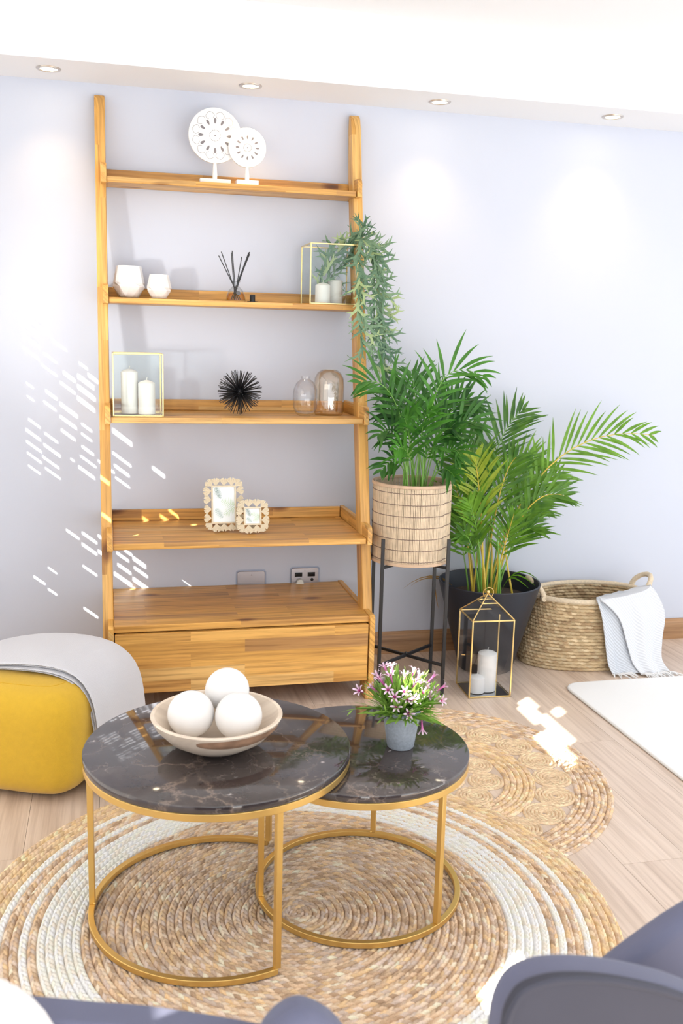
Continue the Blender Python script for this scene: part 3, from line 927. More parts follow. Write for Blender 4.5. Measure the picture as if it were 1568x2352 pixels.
# stand + bamboo planter + palm
SC0 = Vector((1.105, -0.372, 0))
CORN = {'fl': (0.967, -0.477), 'fr': (1.21, -0.511), 'br': (1.244, -0.268), 'bl': (1.001, -0.234)}
t = thing('plant_stand', SC0, 'black metal four-legged plant stand holding the bamboo planter', 'plant stand')
ax = Vector((0.243, -0.034, 0)).normalized(); ay = Vector((0.034, 0.243, 0)).normalized(); az = Vector((0, 0, 1))
for k, (x, y) in CORN.items():
    M().box((x, y, 0.303), (0.013, 0.013, 0.606), (ax, ay, az)).obj('leg', BLACK, t, bevel=0.0015)
for zz, nm in ((0.118, 'lower_crossbar'), (0.497, 'upper_crossbar')):
    for a, b in (('fl', 'br'), ('bl', 'fr')):
        p, q = Vector((*CORN[a], zz)), Vector((*CORN[b], zz + (0.0005 if a == 'fl' else -0.0005)))
        dx = (q - p).normalized()
        M().box((p + q) / 2, ((q - p).length - 0.008, 0.011, 0.011), (dx, az.cross(dx), az)).obj(nm, BLACK, t, bevel=0.0015)
M().sph((SC0.x, SC0.y, 0.126), 0.006, 12, 8).obj('bolt', BLACK, t)
rp = 0.147
PZ = 0.5035
t = thing('bamboo_planter', (SC0.x, SC0.y, PZ), 'round planter of thin split bamboo slats with dark stitched rows, on the black stand', 'planter')
BAM = plain('bamboo_slat', (0.66, 0.52, 0.36), 0.55, noise=0.14, nscale=45)
m = M()
ns = 150
for i in range(ns):
    a = 2 * PI * i / ns + R.uniform(-.004, .004)
    rd = Vector((math.cos(a), math.sin(a), 0)); tn = Vector((-rd.y, rd.x, 0))
    taper = R.uniform(-0.0006, 0.0006)
    m.box(SC0 + rd * (rp + taper) + az * (PZ + 0.148), (0.0022, R.uniform(0.0046, 0.0060), 0.286), (rd, tn, az))
m.obj('slats', BAM, t, smooth=0, kind='stuff')
RIMB = plain('rattan_rim', (0.62, 0.44, 0.30), 0.5, noise=0.1, nscale=40)
for z in (PZ + 0.003, PZ + 0.294):
    m = M(); bar_ring(m, (SC0.x, SC0.y, z - 0.002), rp + 0.0035, 0.005, 0.011, 72); bar_ring(m, (SC0.x, SC0.y, z - 0.002), rp - 0.004, 0.004, 0.011, 72)
    m.obj('rim', RIMB, t, bevel=0.001)
THR = plain('dark_thread', (0.22, 0.15, 0.12), 0.8)
for k in range(7):
    z = PZ + 0.018 + k * 0.0425
    m = M(); pts = ring((SC0.x, SC0.y, z), rp + 0.0018, 150)
    for i, p in enumerate(pts): p.z += 0.0008 * (i % 2)
    # the sheet of slats overlaps itself towards the right, where the stitching steps down
    for i, p in enumerate(pts):
        a = 2 * PI * i / 150
        if math.cos(a - math.radians(-28)) > 0.80 and a > math.radians(305): p.z += 0.004
    m.tube(pts, 0.0014, 5, closed=True).obj('stitching', THR, t)
M().lathe([(0.001, 0), (rp - 0.008, 0), (rp - 0.008, 0.18), (rp - 0.011, 0.18), (rp - 0.011, 0.02), (0.001, 0.02)], (SC0.x, SC0.y, PZ + 0.003), 40).obj('liner', RIMB, t)
T1 = thing('parlour_palm', (SC0.x, SC0.y, PZ + 0.03), 'bushy green palm with glossy leaflets growing in the bamboo planter', 'plant')
M().lathe([(0.001, 0.0), (0.12, 0.0), (0.13, 0.22), (0.06, 0.235), (0.001, 0.24)], (SC0.x, SC0.y, PZ + 0.027), 32).obj('soil', SOIL, T1)
rr = random.Random(11)
YP = SC0.y
FR = [((968, 1110), (985, 960), (985, 790), (1118, 868), -0.05, 11, 0.13), ((945, 1110), (935, 960), (905, 850), (822, 880), -0.02, 11, 0.12), ((975, 1110), (1000, 960), (1060, 880), (1096, 945), 0.03, 10, 0.11),
      ((980, 1110), (1020, 1000), (1060, 930), (1105, 985), -0.04, 10, 0.11), ((940, 1110), (925, 1020), (900, 960), (868, 1000), -0.06, 9, 0.10), ((950, 1110), (950, 980), (930, 890), (905, 900), 0.05, 11, 0.11),
      ((960, 1110), (965, 1000), (955, 900), (945, 860), 0.02, 11, 0.12), ((970, 1110), (980, 1000), (1000, 920), (1020, 905), 0.06, 10, 0.12), ((938, 1110), (930, 1060), (910, 1030), (872, 1085), -0.08, 8, 0.09),
      ((985, 1110), (1010, 1050), (1040, 1000), (1060, 1055), -0.08, 9, 0.10), ((975, 1110), (1000, 1070), (1025, 1060), (1045, 1100), -0.10, 8, 0.09), ((955, 1110), (960, 1030), (970, 960), (985, 940), -0.10, 11, 0.11),
      ((948, 1110), (945, 1030), (940, 980), (925, 955), -0.10, 10, 0.10), ((965, 1110), (990, 1020), (1010, 980), (1040, 985), -0.06, 10, 0.11), ((958, 1110), (950, 1060), (935, 1010), (905, 1035), -0.11, 9, 0.09),
      ((962, 1110), (975, 1050), (990, 1010), (1005, 1030), -0.11, 9, 0.09), ((952, 1110), (955, 1000), (920, 930), (880, 945), 0.03, 10, 0.10), ((972, 1110), (990, 980), (1030, 930), (1075, 915), 0.05, 10, 0.11)]
for a, b, c_, d_, dy, n, ll in FR:
    b0 = at(*a, YP + rr.uniform(-.03, .03)); b0.z = PZ + 0.24
    frond(T1, [b0, at(*b, YP + dy * 0.4), at(*c_, YP + dy), at(*d_, YP + dy * 1.6 - 0.02)], n, ll * 1.3, 0.0068, G1, S1, rr, t0=0.40, droop=0.45, sr=0.0027)
for i in range(10):
    x = SC0.x + rr.uniform(-.05, .04); y = SC0.y + rr.uniform(-.05, .03)
    M().tube([(x, y, PZ + 0.24), (x + rr.uniform(-.01, .01), y, PZ + 0.33), (x + rr.uniform(-.03, .03), y + rr.uniform(-.02, .02), PZ + 0.44)], [0.004, 0.003, 0.002], 6).obj('frond_stem', S1, T1)

# dark pot with areca palm
PC = Vector((1.495, -0.232, 0))
DARK = plain('charcoal_plastic', (0.013, 0.016, 0.026), 0.48, bump=0.02)
t = thing('plant_pot', PC, 'large charcoal tapered plant pot on the floor behind the brass lantern', 'pot')
M().lathe([(0.001, 0.0005), (0.106, 0.0005), (0.110, 0.004), (0.205, 0.358), (0.207, 0.365), (0.205, 0.369), (0.200, 0.367), (0.150, 0.17), (0.001, 0.17)], PC, 72).obj('body', DARK, t)
T2 = thing('areca_palm', PC + Vector((0, 0, 0.17)), 'arching areca palm with yellow stems growing in the charcoal pot', 'plant')
M().lathe([(0.001, 0.001), (0.147, 0.001), (0.178, 0.128), (0.06, 0.14), (0.001, 0.142)], PC + Vector((0, 0, 0.172)), 40).obj('soil', SOIL, T2)
rr = random.Random(23)
YA = PC.y
# (base px, ctrl, ctrl, tip, depth, leaflets, leaflet length, yellow stem?, leaf, start)
AR = [((1112, 1350), (1160, 1180), (1260, 960), (1500, 1000), -0.04, 19, 0.13, 1, 1, 0.42), ((1105, 1350), (1085, 1150), (1090, 1020), (1045, 978), -0.06, 15, 0.13, 0, 0, 0.35),
      ((1120, 1350), (1110, 1150), (1120, 1000), (1203, 940), 0.06, 15, 0.12, 0, 0, 0.5), ((1108, 1350), (1120, 1180), (1150, 1060), (1240, 1050), 0.08, 15, 0.12, 0, 0, 0.45),
      ((1125, 1350), (1170, 1210), (1220, 1110), (1300, 1140), -0.08, 14, 0.11, 1, 0, 0.40), ((1130, 1350), (1170, 1280), (1190, 1200), (1225, 1215), -0.10, 12, 0.10, 0, 0, 0.45),
      ((1095, 1350), (1080, 1200), (1075, 1080), (1045, 1060), -0.02, 14, 0.12, 0, 0, 0.35), ((1090, 1350), (1075, 1250), (1065, 1150), (1040, 1110), -0.05, 13, 0.11, 1, 0, 0.35),
      ((1085, 1350), (1070, 1280), (1050, 1200), (1045, 1180), 0.02, 12, 0.10, 0, 0, 0.35), ((1115, 1350), (1110, 1220), (1100, 1100), (1090, 1050), -0.12, 14, 0.11, 1, 1, 0.4),
      ((1118, 1350), (1130, 1200), (1150, 1080), (1185, 1050), -0.10, 14, 0.12, 1, 0, 0.4), ((1122, 1350), (1150, 1230), (1180, 1150), (1215, 1100), -0.02, 13, 0.11, 0, 0, 0.4),
      ((1100, 1350), (1095, 1200), (1085, 1100), (1110, 1030), 0.05, 14, 0.11, 0, 0, 0.4), ((1128, 1350), (1165, 1250), (1200, 1150), (1250, 1170), 0.04, 12, 0.10, 0, 0, 0.4),
      ((1110, 1350), (1105, 1250), (1090, 1180), (1075, 1150), -0.12, 12, 0.10, 0, 0, 0.4), ((1126, 1350), (1150, 1280), (1165, 1230), (1180, 1180), -0.13, 11, 0.09, 1, 0, 0.4),
      ((1098, 1350), (1090, 1270), (1080, 1220), (1060, 1230), -0.10, 11, 0.09, 0, 0, 0.4), ((1135, 1345), (1175, 1240), (1215, 1120), (1285, 1085), 0.06, 14, 0.11, 0, 0, 0.4)]
for a, b, c_, d_, dy, n, ll, ys, lf, t0 in AR:
    b0 = at(a[0] + rr.uniform(-8, 8), a[1], YA + dy * 0.4); b0.z = 0.30
    frond(T2, [b0, at(*b, YA + dy * 0.5), at(*c_, YA + dy), at(*d_, YA + dy * 1.2)], n, ll * 1.5, 0.0066, G3 if lf and ys and rr.random() < .5 else G2, S2 if ys else S1, rr, t0=t0, droop=0.26, sr=0.0048 if ys else 0.0036, open_=0.85)
for i in range(16):
    an = rr.uniform(0, 2 * PI); q = rr.uniform(0.02, 0.11)
    b0 = PC + Vector((q * math.cos(an), q * math.sin(an), 0.30))
    tp = b0 + Vector((rr.uniform(-.06, .06), rr.uniform(-.03, .03), rr.uniform(.2, .38)))
    M().tube([b0, b0.lerp(tp, .5) + Vector((rr.uniform(-.01, .01), 0, 0)), tp], [0.0045, 0.0036, 0.002], 6).obj('frond_stem', S2 if i % 2 else S1, T2)
# small arching side leaf over the rim and a dry one behind the stand
DRY = plain('dry_leaf', (0.42, 0.24, 0.06), 0.6)
m = M()
for k, (e, f_) in enumerate((((1238, 1333), (1190, 1290)), ((1228, 1345), (1180, 1300)), ((1215, 1352), (1170, 1310)))):
    q = [bez([at(1150, 1360, -0.33), at(1165, 1322, -0.34), at(*f_, -0.34), at(*e, -0.35)], i / 6) for i in range(7)]
    strip(m, q, [0.001, 0.003, 0.0045, 0.005, 0.0045, 0.003, 0.0004], Vector((0, -0.6, 0.8)), 0.2)
m.obj('leaflets', G2, T2)
m = M()
for P in (((1038, 1345), (1010, 1312), (965, 1318), (925, 1352)), ((1035, 1342), (1000, 1315), (960, 1330), (943, 1346)), ((996, 1322), (1000, 1360), (1003, 1385), (1007, 1398))):
    q = [bez([at(p[0], p[1], -0.12) for p in P], i / 6) for i in range(7)]
    strip(m, q, [0.001, 0.003, 0.004, 0.004, 0.003, 0.002, 0.0004], Vector((0, -0.6, 0.8)), 0.2)
m.obj('dry_leaflets', DRY, T2)

# trailing antler-leaf garland
AG = leafmat('antler_green', (0.075, 0.175, 0.11), (0.25, 0.38, 0.22), 0.6, 0.15)
AT = leafmat('antler_tip', (0.34, 0.46, 0.20), (0.46, 0.56, 0.30), 0.6, 0.15)
GS = plain('garland_stem', (0.10, 0.19, 0.10), 0.6)


def antler(seed):
    """forked leaf of unit length in local xz, growing +z"""
    rr = random.Random(seed); m = M()

    def branch(p, an, ln, w, depth):
        q = []; k = 4 if depth else 3
        cur = p; a = an
        for i in range(k + 1):
            q.append(cur)
            a += rr.uniform(-.12, .12) + (0.06 if an > 0 else -0.06)
            cur = cur + Vector((math.sin(a), -0.10 * rr.random() - 0.05 * depth, math.cos(a))) * (ln / k)
        last = depth == 0
        ws = [w * (1 - (0.9 if last else 0.15) * i / k) for i in range(k + 1)]
        strip(m, q, ws, Vector((1, 0, 0)), 0.25)
        if not last:
            for sg in ((-1, 1) if depth < 3 else (-1, 0.1, 1)):
                branch(q[-1] - Vector((0, 0, 0.02)), a + sg * rr.uniform(.38, .6), ln * rr.uniform(.62, .95), w * 0.82, depth - 1)
            if depth > 1:
                branch(q[2], a + rr.choice((-1, 1)) * rr.uniform(.6, .9), ln * .7, w * 0.7, 0)
    branch(Vector((0, 0, 0)), 0.0, 0.36, 0.055, 2)
    return m.mesh('leaf', AG, smooth=60)


AN = [antler(s) for s in (1, 2, 3, 4, 5, 6)]
GT = thing('trailing_garland', at(835, 560, -0.20), 'grey-green artificial trailing garland of forked antler leaves hanging over the right shelf post', 'garland')
rr = random.Random(5)
YG = -0.285
PATHS = [([(730, 672, -.12), (735, 610, -.12), (790, 560, -.14), (830, 540, -.18)], 16, 1.0), ([(742, 670, -.10), (760, 620, -.10), (800, 600, -.12), (812, 575, -.14)], 8, 0.9),
         ([(815, 550, -.20), (850, 540, -.25), (866, 580, -.27), (868, 640, -.27)], 16, 1.0), ([(830, 550, -.24), (822, 620, YG), (826, 690, YG), (832, 800, -.30)], 20, 1.0),
         ([(850, 560, -.24), (862, 660, -.27), (868, 720, -.27), (872, 790, -.27)], 18, 0.9), ([(868, 640, -.25), (880, 740, -.25), (884, 800, -.25), (886, 930, -.25)], 22, 1.05), ([(860, 700, -.26), (858, 740, -.27), (852, 780, -.28), (856, 840, -.28)], 8, 0.9)]
for P, n, k in PATHS:
    w = [at(*p) for p in P]
    pts = [bez(w, i / 12) for i in range(13)]
    M().tube(pts, [0.0022] * 13, 5).obj('stem', GS, GT)
    n = int(n * 1.25)
    for i in range(n):
        t_ = (i + rr.random()) / n
        p = bez(w, t_); tg = (bez(w, min(1, t_ + .03)) - bez(w, max(0, t_ - .03))).normalized()
        sd = tg.cross(Vector((0, -1, 0))).normalized()
        sg = -1 if i % 2 else 1
        d = (tg * rr.uniform(.6, 1.0) + sd * sg * rr.uniform(.15, .75) + Vector((0, -rr.uniform(0, .35), -0.15))).normalized()
        up = (Vector((0, -1, 0.2)) + Vector((rr.uniform(-.6, .6), 0, rr.uniform(-.4, .4)))).normalized()
        xx = d.cross(up).normalized(); yy = d.cross(xx)
        mw = Matrix.Translation(p) @ Matrix((xx, yy, d)).transposed().to_4x4() @ Matrix.Scale(k * rr.uniform(0.092, 0.13), 4)
        o = inst(AN[rr.randrange(6)], 'leaf', GT, mw)
        if rr.random() < 0.16:
            o.material_slots[0].link = 'OBJECT'; o.material_slots[0].material = AT

# ---------------------------------------------------------------- floor: brass lantern, basket, rugs
Lf, Lr, Lb = Vector((1.301, -0.563, 0)), Vector((1.462, -0.571, 0)), Vector((1.320, -0.405, 0))
lx = (Lr - Lf).normalized(); ly = Vector((-lx.y, lx.x, 0)); sxl, syl = 0.162, 0.16
LC = Lf + lx * sxl / 2 + ly * syl / 2
LH = 0.304
t = thing('floor_lantern', LC, 'brass framed glass house lantern with ring handle, on the floor by the charcoal pot', 'lantern')
cor = glass_box(t, LC + Vector((0, 0, 0.0004)), (lx, ly), sxl, syl, LH, bar=0.0055)
for o in list(t.children):
    if o.name.startswith('pane'): o.data.materials[0] = SMOKE
M().box(LC + Vector((0, 0, 0.003)), (sxl - 0.006, syl - 0.006, 0.002), (lx, ly, az)).obj('mirror_floor', plain('mirror', (0.5, 0.52, 0.55), 0.06, 1.0), t)
apex = LC + Vector((0, 0, LH + 0.083)); roof = M(); cut = 0.62
for k in range(4):
    a, b = cor[k] + Vector((0, 0, LH)), cor[(k + 1) % 4] + Vector((0, 0, LH))
    a2, b2_ = a.lerp(apex, cut), b.lerp(apex, cut)
    roof.tube([a, apex], 0.0026, 6); roof.tube([a2, b2_], 0.0022, 6)
    nrm = (b - a).cross(apex - a).normalized()
    M().add([a - nrm * .001, b - nrm * .001, b2_ - nrm * .001, a2 - nrm * .001], [(0, 1, 2, 3)]).obj('roof_pane', SMOKE, t, smooth=0, solid=0.0015)
    M().add([a2 - nrm * .001, b2_ - nrm * .001, apex - nrm * .001], [(0, 1, 2)]).obj('roof_pane', SMOKE, t, smooth=0, solid=0.0015)
roof.obj('roof_frame', BRASS, t)
M().sph(apex + Vector((0, 0, 0.006)), 0.0075, 16, 10).obj('finial', BRASS, t)
rc = apex + Vector((0, -0.004, 0.004))
M().tube([rc + lx * (0.0205 * math.cos(2 * PI * i / 32)) + Vector((0, -0.003 * math.sin(2 * PI * i / 32), 0.0205 * math.sin(2 * PI * i / 32))) for i in range(32)], 0.0016, 6, closed=True).obj('ring_handle', BRASS, t)
M().tube([cor[3].lerp(cor[0], 0.6) - lx * 0.003 + Vector((0, 0, 0.15)), cor[3].lerp(cor[0], 0.6) - lx * 0.018 + Vector((0, 0, 0.152))], 0.0018, 6).obj('latch', BRASS, t)
candle(LC.x + 0.008, LC.y - 0.010, 0.0046, 0.036, 0.160, 'tall white pillar candle inside the floor lantern')
candle(LC.x - 0.037, LC.y - 0.026, 0.0046, 0.030, 0.072, 'low white pillar candle beside the tall one inside the floor lantern')


def hue(rr, pal):
    a = pal[rr.randrange(len(pal))]; k = rr.uniform(0.82, 1.12)
    return np.array([min(1, q * k) for q in a])


JUTE = [(0.52, 0.37, 0.24), (0.57, 0.41, 0.27), (0.61, 0.46, 0.32), (0.47, 0.35, 0.26), (0.55, 0.44, 0.36), (0.60, 0.42, 0.24), (0.41, 0.28, 0.18), (0.66, 0.53, 0.40)]
GOLDJ = [(0.60, 0.44, 0.26), (0.66, 0.49, 0.30), (0.55, 0.39, 0.22), (0.70, 0.54, 0.35), (0.62, 0.44, 0.24)]
CREAMJ = [(0.74, 0.69, 0.61), (0.76, 0.73, 0.66), (0.72, 0.66, 0.57), (0.75, 0.70, 0.61)]
STRAW = [(0.58, 0.44, 0.26), (0.66, 0.51, 0.31), (0.70, 0.56, 0.36), (0.52, 0.38, 0.22), (0.62, 0.46, 0.27), (0.44, 0.30, 0.17)]


def braid_ring(cx, cy, r, z, width, height, pal, seed, lam=0.021, a0=0.0, a1=2 * PI, cross=9, per=6):
    """flat plaited coil: two columns of slanted strands meeting in a herringbone"""
    closed = abs(a1 - a0 - 2 * PI) < 1e-6
    N = max(6, int(round(abs(a1 - a0) * r / lam)))
    n = N * per
    m = n if closed else n + 1
    s = np.arange(m) / per
    t = np.linspace(-1, 1, cross)
    S, Tt = np.meshgrid(s, t, indexing='ij')
    rng = np.random.RandomState(seed)
    side = Tt > 0
    ph = S + 0.75 * (1 - np.abs(Tt)) + np.where(side, 0.5, 0.0)
    fr = ph - np.floor(ph)
    lump = np.sin(PI * np.clip(fr, 0, 1)) ** 0.55
    prof = np.sqrt(np.clip(1 - np.abs(Tt) ** 2.6, 0, 1))
    mid = 1 - 0.22 * np.exp(-(Tt / 0.16) ** 2)
    H = height * prof * mid * (0.36 + 0.64 * lump)
    idx = (np.floor(ph).astype(int) % N) + np.where(side, N, 0)
    P = np.array(pal)
    cols = P[rng.randint(0, len(pal), 2 * N)] * rng.uniform(0.82, 1.14, (2 * N, 1))
    C = np.clip(cols[idx] * 1.42, 0, 0.92)
    wob = 1 + 0.05 * np.sin(S * 1.7 + seed)
    A = a0 + (a1 - a0) * S / N
    rad = r + Tt * width / 2 * wob
    V = np.stack([cx + rad * np.cos(A), cy + rad * np.sin(A), z + H], -1).reshape(-1, 3)
    i = np.arange(n)[:, None]; j = np.arange(cross - 1)[None, :]
    k = (i + 1) % m
    F = np.stack([i * cross + j, k * cross + j, k * cross + j + 1, i * cross + j + 1], -1).reshape(-1, 4)
    return V, F, np.concatenate([C.reshape(-1, 3), np.ones((V.shape[0], 1))], 1)


def np_obj(name, parts, material, parent, smooth=True, kind=None):
    off = np.array(root_of(parent)); Vs, Fs, Cs = [], [], []; b = 0
    for V, F, C in parts:
        Vs.append(V - off); Fs.append(F + b); Cs.append(C); b += len(V)
    V = np.concatenate(Vs); F = np.concatenate(Fs); C = np.concatenate(Cs)
    me = bpy.data.meshes.new(name)
    me.vertices.add(len(V)); me.vertices.foreach_set('co', V.astype(np.float32).ravel())
    me.loops.add(F.size); me.loops.foreach_set('vertex_index', F.astype(np.int32).ravel())
    me.polygons.add(len(F)); me.polygons.foreach_set('loop_start', np.arange(0, F.size, 4, dtype=np.int32))
    me.polygons.foreach_set('use_smooth', [smooth] * len(F))
    me.materials.append(material)
    me.update(calc_edges=True); me.validate()
    ca = me.color_attributes.new('tone', 'FLOAT_COLOR', 'POINT')
    ca.data.foreach_set('color', C.astype(np.float32).ravel())
    o = bpy.data.objects.new(name, me)
    COL.objects.link(o); o.parent = parent
    if kind: o['kind'] = kind
    return o


BR = toned('plaited_jute', 0.82, 420)
# big striped rug
RG = Vector((0.404, -1.8015, 0))
t = thing('braided_rug', RG, 'large round braided jute rug with cream bands, under the two coffee tables', 'rug')
M().lathe([(0.001, 0.0025), (0.740, 0.0025), (0.744, 0.0008), (0.001, 0.0008)], RG, 96).obj('backing', plain('jute_back', (0.30, 0.2, 0.11), 0.95), t)
pitch = 0.0188
r = 0.752 - pitch / 2; k = 0
while r > 0.003:
    if 0.655 < r < 0.676: pal = CREAMJ
    elif 0.598 < r < 0.6185: pal = CREAMJ
    elif 0.482 < r < 0.582: pal = CREAMJ
    elif r > 0.676: pal = GOLDJ + JUTE[:3]
    else: pal = JUTE
    np_obj('braid', [braid_ring(RG.x, RG.y, r, 0.003, pitch * 1.02, 0.0085, pal, k, lam=0.0165)], BR, t)
    r -= pitch; k += 1
# openwork rug of coiled rosettes
RC = Vector((0.935, -1.165, 0)); R2 = 0.560
t = thing('coiled_rug', RC, 'smaller round jute rug with rings of coiled rosettes, behind and partly under the large rug', 'rug')


def outer(rs, pal):
    for q, r in enumerate(rs):
        np_obj('braid', [braid_ring(RC.x, RC.y, r, 0.0006, 0.0192, 0.0078, pal, 100 + int(r * 1000), lam=0.0165)], BR, t)


outer([R2 - 0.0095 - 0.019 * i for i in range(6)], JUTE)
outer([0.322 - 0.019 * i for i in range(5)], GOLDJ + JUTE[:3])
for rc_, rad, cnt, a_off in ((0.3890, 0.0615, 20, 0.1), (0.181, 0.056, 10, 0.25), (0.0, 0.118, 1, 0.0)):
    for i in range(cnt):
        a = 2 * PI * i / cnt + a_off
        c = (RC.x + rc_ * math.cos(a), RC.y + rc_ * math.sin(a))
        if math.hypot(c[0] - RG.x, c[1] - RG.y) < 0.70: continue
        np_obj('rosette', [braid_ring(c[0], c[1], q, 0.0006, 0.0112, 0.0075, [(0.62, 0.47, 0.31), (0.66, 0.50, 0.33), (0.58, 0.43, 0.28)], i * 20 + int(q * 1000), lam=0.013, cross=5, per=4) for q in np.arange(rad - 0.0054, 0.004, -0.0106)], BR, t)

# white rug, right
PILE = plain('white_pile', (0.88, 0.88, 0.875), 0.95, bump=0.5, bscale=400, sheen=0.3)
wr = thing('white_rug', (2.4, -1.3, 0), 'plain white short-pile rug with a rounded corner, at the right edge of the floor', 'rug')
x0, y0, x1, y1, cr = 1.717, -3.2, 3.6, -0.495, 0.07
pl = [(x0, y0), (x1, y0), (x1, y1)] + [(x0 + cr - cr * math.sin(PI / 2 * i / 8), y1 - cr + cr * math.cos(PI / 2 * i / 8)) for i in range(9)]
M().prism(pl, (0, 0, 0.0008), Vector((1, 0, 0)), Vector((0, 1, 0)), Vector((0, 0, 1)), 0.0095).obj('pile', PILE, wr, bevel=0.003, smooth=30)
m = M()
m.tube([(x0 + 0.001, y0, 0.0055)] + [(p[0], p[1], 0.0055) for p in reversed(pl[3:])] + [(x1, y1, 0.0055)], 0.0048, 8).obj('bound_edge', plain('rug_edge', (0.78, 0.77, 0.75), 0.9, bump=0.3, bscale=500), wr)

# seagrass basket
BC = Vector((1.965, -0.192, 0))
t = thing('woven_basket', BC, 'oval woven seagrass basket with two loop handles, on the floor against the wall', 'basket')
rows = 21; hb = 0.282
for k in range(rows):
    z = 0.008 + (hb - 0.008) * k / (rows - 1)
    f = z / hb
    ea = 0.288 + 0.012 * math.sin(PI * min(1, f * 1.6)) - 0.045 * f ** 1.3
    eb = 0.172 + 0.006 * math.sin(PI * min(1, f * 1.6)) - 0.012 * f
    N = int(1.48 / 0.019); per = 5; n = N * per; cs = 8
    S = np.arange(n) / n * 2 * PI; TH = np.arange(cs) / cs * 2 * PI
    A, H = np.meshgrid(S, TH, indexing='ij')
    phs = A * N / 1.0 + 2 * H + k * 2.4
    rr_ = 0.0076 * (1 + 0.23 * np.sin(phs))
    X = BC.x + (ea + rr_ * np.cos(H)) * np.cos(A); Y = BC.y + (eb + rr_ * np.cos(H)) * np.sin(A); Z = z + rr_ * np.sin(H) * 1.0
    V = np.stack([X, Y, Z], -1).reshape(-1, 3)
    i = np.arange(n)[:, None]; j = np.arange(cs)[None, :]
    F = np.stack([i * cs + j, ((i + 1) % n) * cs + j, ((i + 1) % n) * cs + (j + 1) % cs, i * cs + (j + 1) % cs], -1).reshape(-1, 4)
    rng = np.random.RandomState(k)
    P = np.array(STRAW); ids = np.floor(phs / (2 * PI)).astype(int) % N
    cc = (P[rng.randint(0, len(STRAW), N)] * rng.uniform(0.8, 1.15, (N, 1)))[ids].reshape(-1, 3)
    np_obj('woven_row', [(V, F, np.concatenate([np.clip(cc, 0, 1), np.ones((len(V), 1))], 1))], BR, t)
m = M().lathe([(0.001, 0.002), (1.0, 0.002), (1.0, 0.007), (0.001, 0.007)], (0, 0, 0), 48)
m.v = [(BC.x + x * 0.280, BC.y + y * 0.166, z) for x, y, z in m.v]
m.obj('basket_floor', plain('basket_floor', (0.3, 0.2, 0.1), 0.9), t)
CORD = plain('pale_cord', (0.70, 0.58, 0.42), 0.7, noise=0.12, nscale=120, bump=0.5, bscale=300)
m = M(); E = [(BC.x + 0.2475 * math.cos(2 * PI * i / 96), BC.y + 0.162 * math.sin(2 * PI * i / 96), hb + 0.010) for i in range(96)]
m.tube(E, [0.0105 + 0.0006 * (i % 2) for i in range(96)], 10, closed=True).obj('rim', CORD, t)
for sg in (-1, 1):
    pts = []
    for i in range(17):
        a = PI * i / 16
        yy = BC.y - 0.008 * sg + 0.070 * math.cos(a)
        xx = BC.x + sg * 0.2475 * math.sqrt(max(0, 1 - ((yy - BC.y) / 0.162) ** 2)) + sg * (0.006 + 0.022 * math.sin(a))
        pts.append((xx, yy, hb + 0.012 + 0.066 * math.sin(a) ** 0.8))
    h = M().tube(pts, [0.0105 + 0.0008 * (i % 2) for i in range(17)], 10).obj('handle', CORD, t)
    for e in (0, -1):
        p = Vector(pts[e])
        M().tube([p + Vector((0, q * 0.006, -0.004)) for q in (-2, -1, 0, 1, 2)], [0.012, 0.015, 0.0155, 0.015, 0.012], 10).obj('binding', CORD, h)

# towel over the basket
def cloth(name, pat=0.4, col=(0.78, 0.79, 0.82), sc=110.0):
    m, nt, p = mat(name)
    L = nt.links.new
    tc = node(nt, 'ShaderNodeTexCoord')
    w = node(nt, 'ShaderNodeTexWave', i_Scale=sc, i_Distortion=1.5); w.bands_direction = 'DIAGONAL'
    L(tc.outputs['Object'], w.inputs['Vector'])
    n = node(nt, 'ShaderNodeTexNoise', i_Scale=300.0); L(tc.outputs['Object'], n.inputs['Vector'])
    L(mixc(nt, pat, col, ramp(nt, w.outputs['Fac'], [(0.35, tuple(q * 0.72 for q in col)), (0.65, col)])), p.inputs['Base Color'])
    p.inputs['Roughness'].default_value = 0.9; p.inputs['Sheen Weight'].default_value = 0.2
    b = node(nt, 'ShaderNodeBump', i_Strength=0.4, i_Distance=0.001)
    L(mathn(nt, 'ADD', w.outputs['Fac'], n.outputs['Fac']), b.inputs['Height']); L(b.outputs['Normal'], p.inputs['Normal'])
    return m


TOW_SHADE = cloth('towel_shaded', 0.7, (0.66, 0.69, 0.74), 40)  # greyer copy of the towel cloth, the under fold's shadow in its colour
THREAD = plain('fringe_thread', (0.80, 0.80, 0.80), 0.9)
t = thing('throw_towel', (2.06, -0.36, 0.3), 'white and pale grey woven throw with a tasselled end, draped over the basket rim', 'towel')


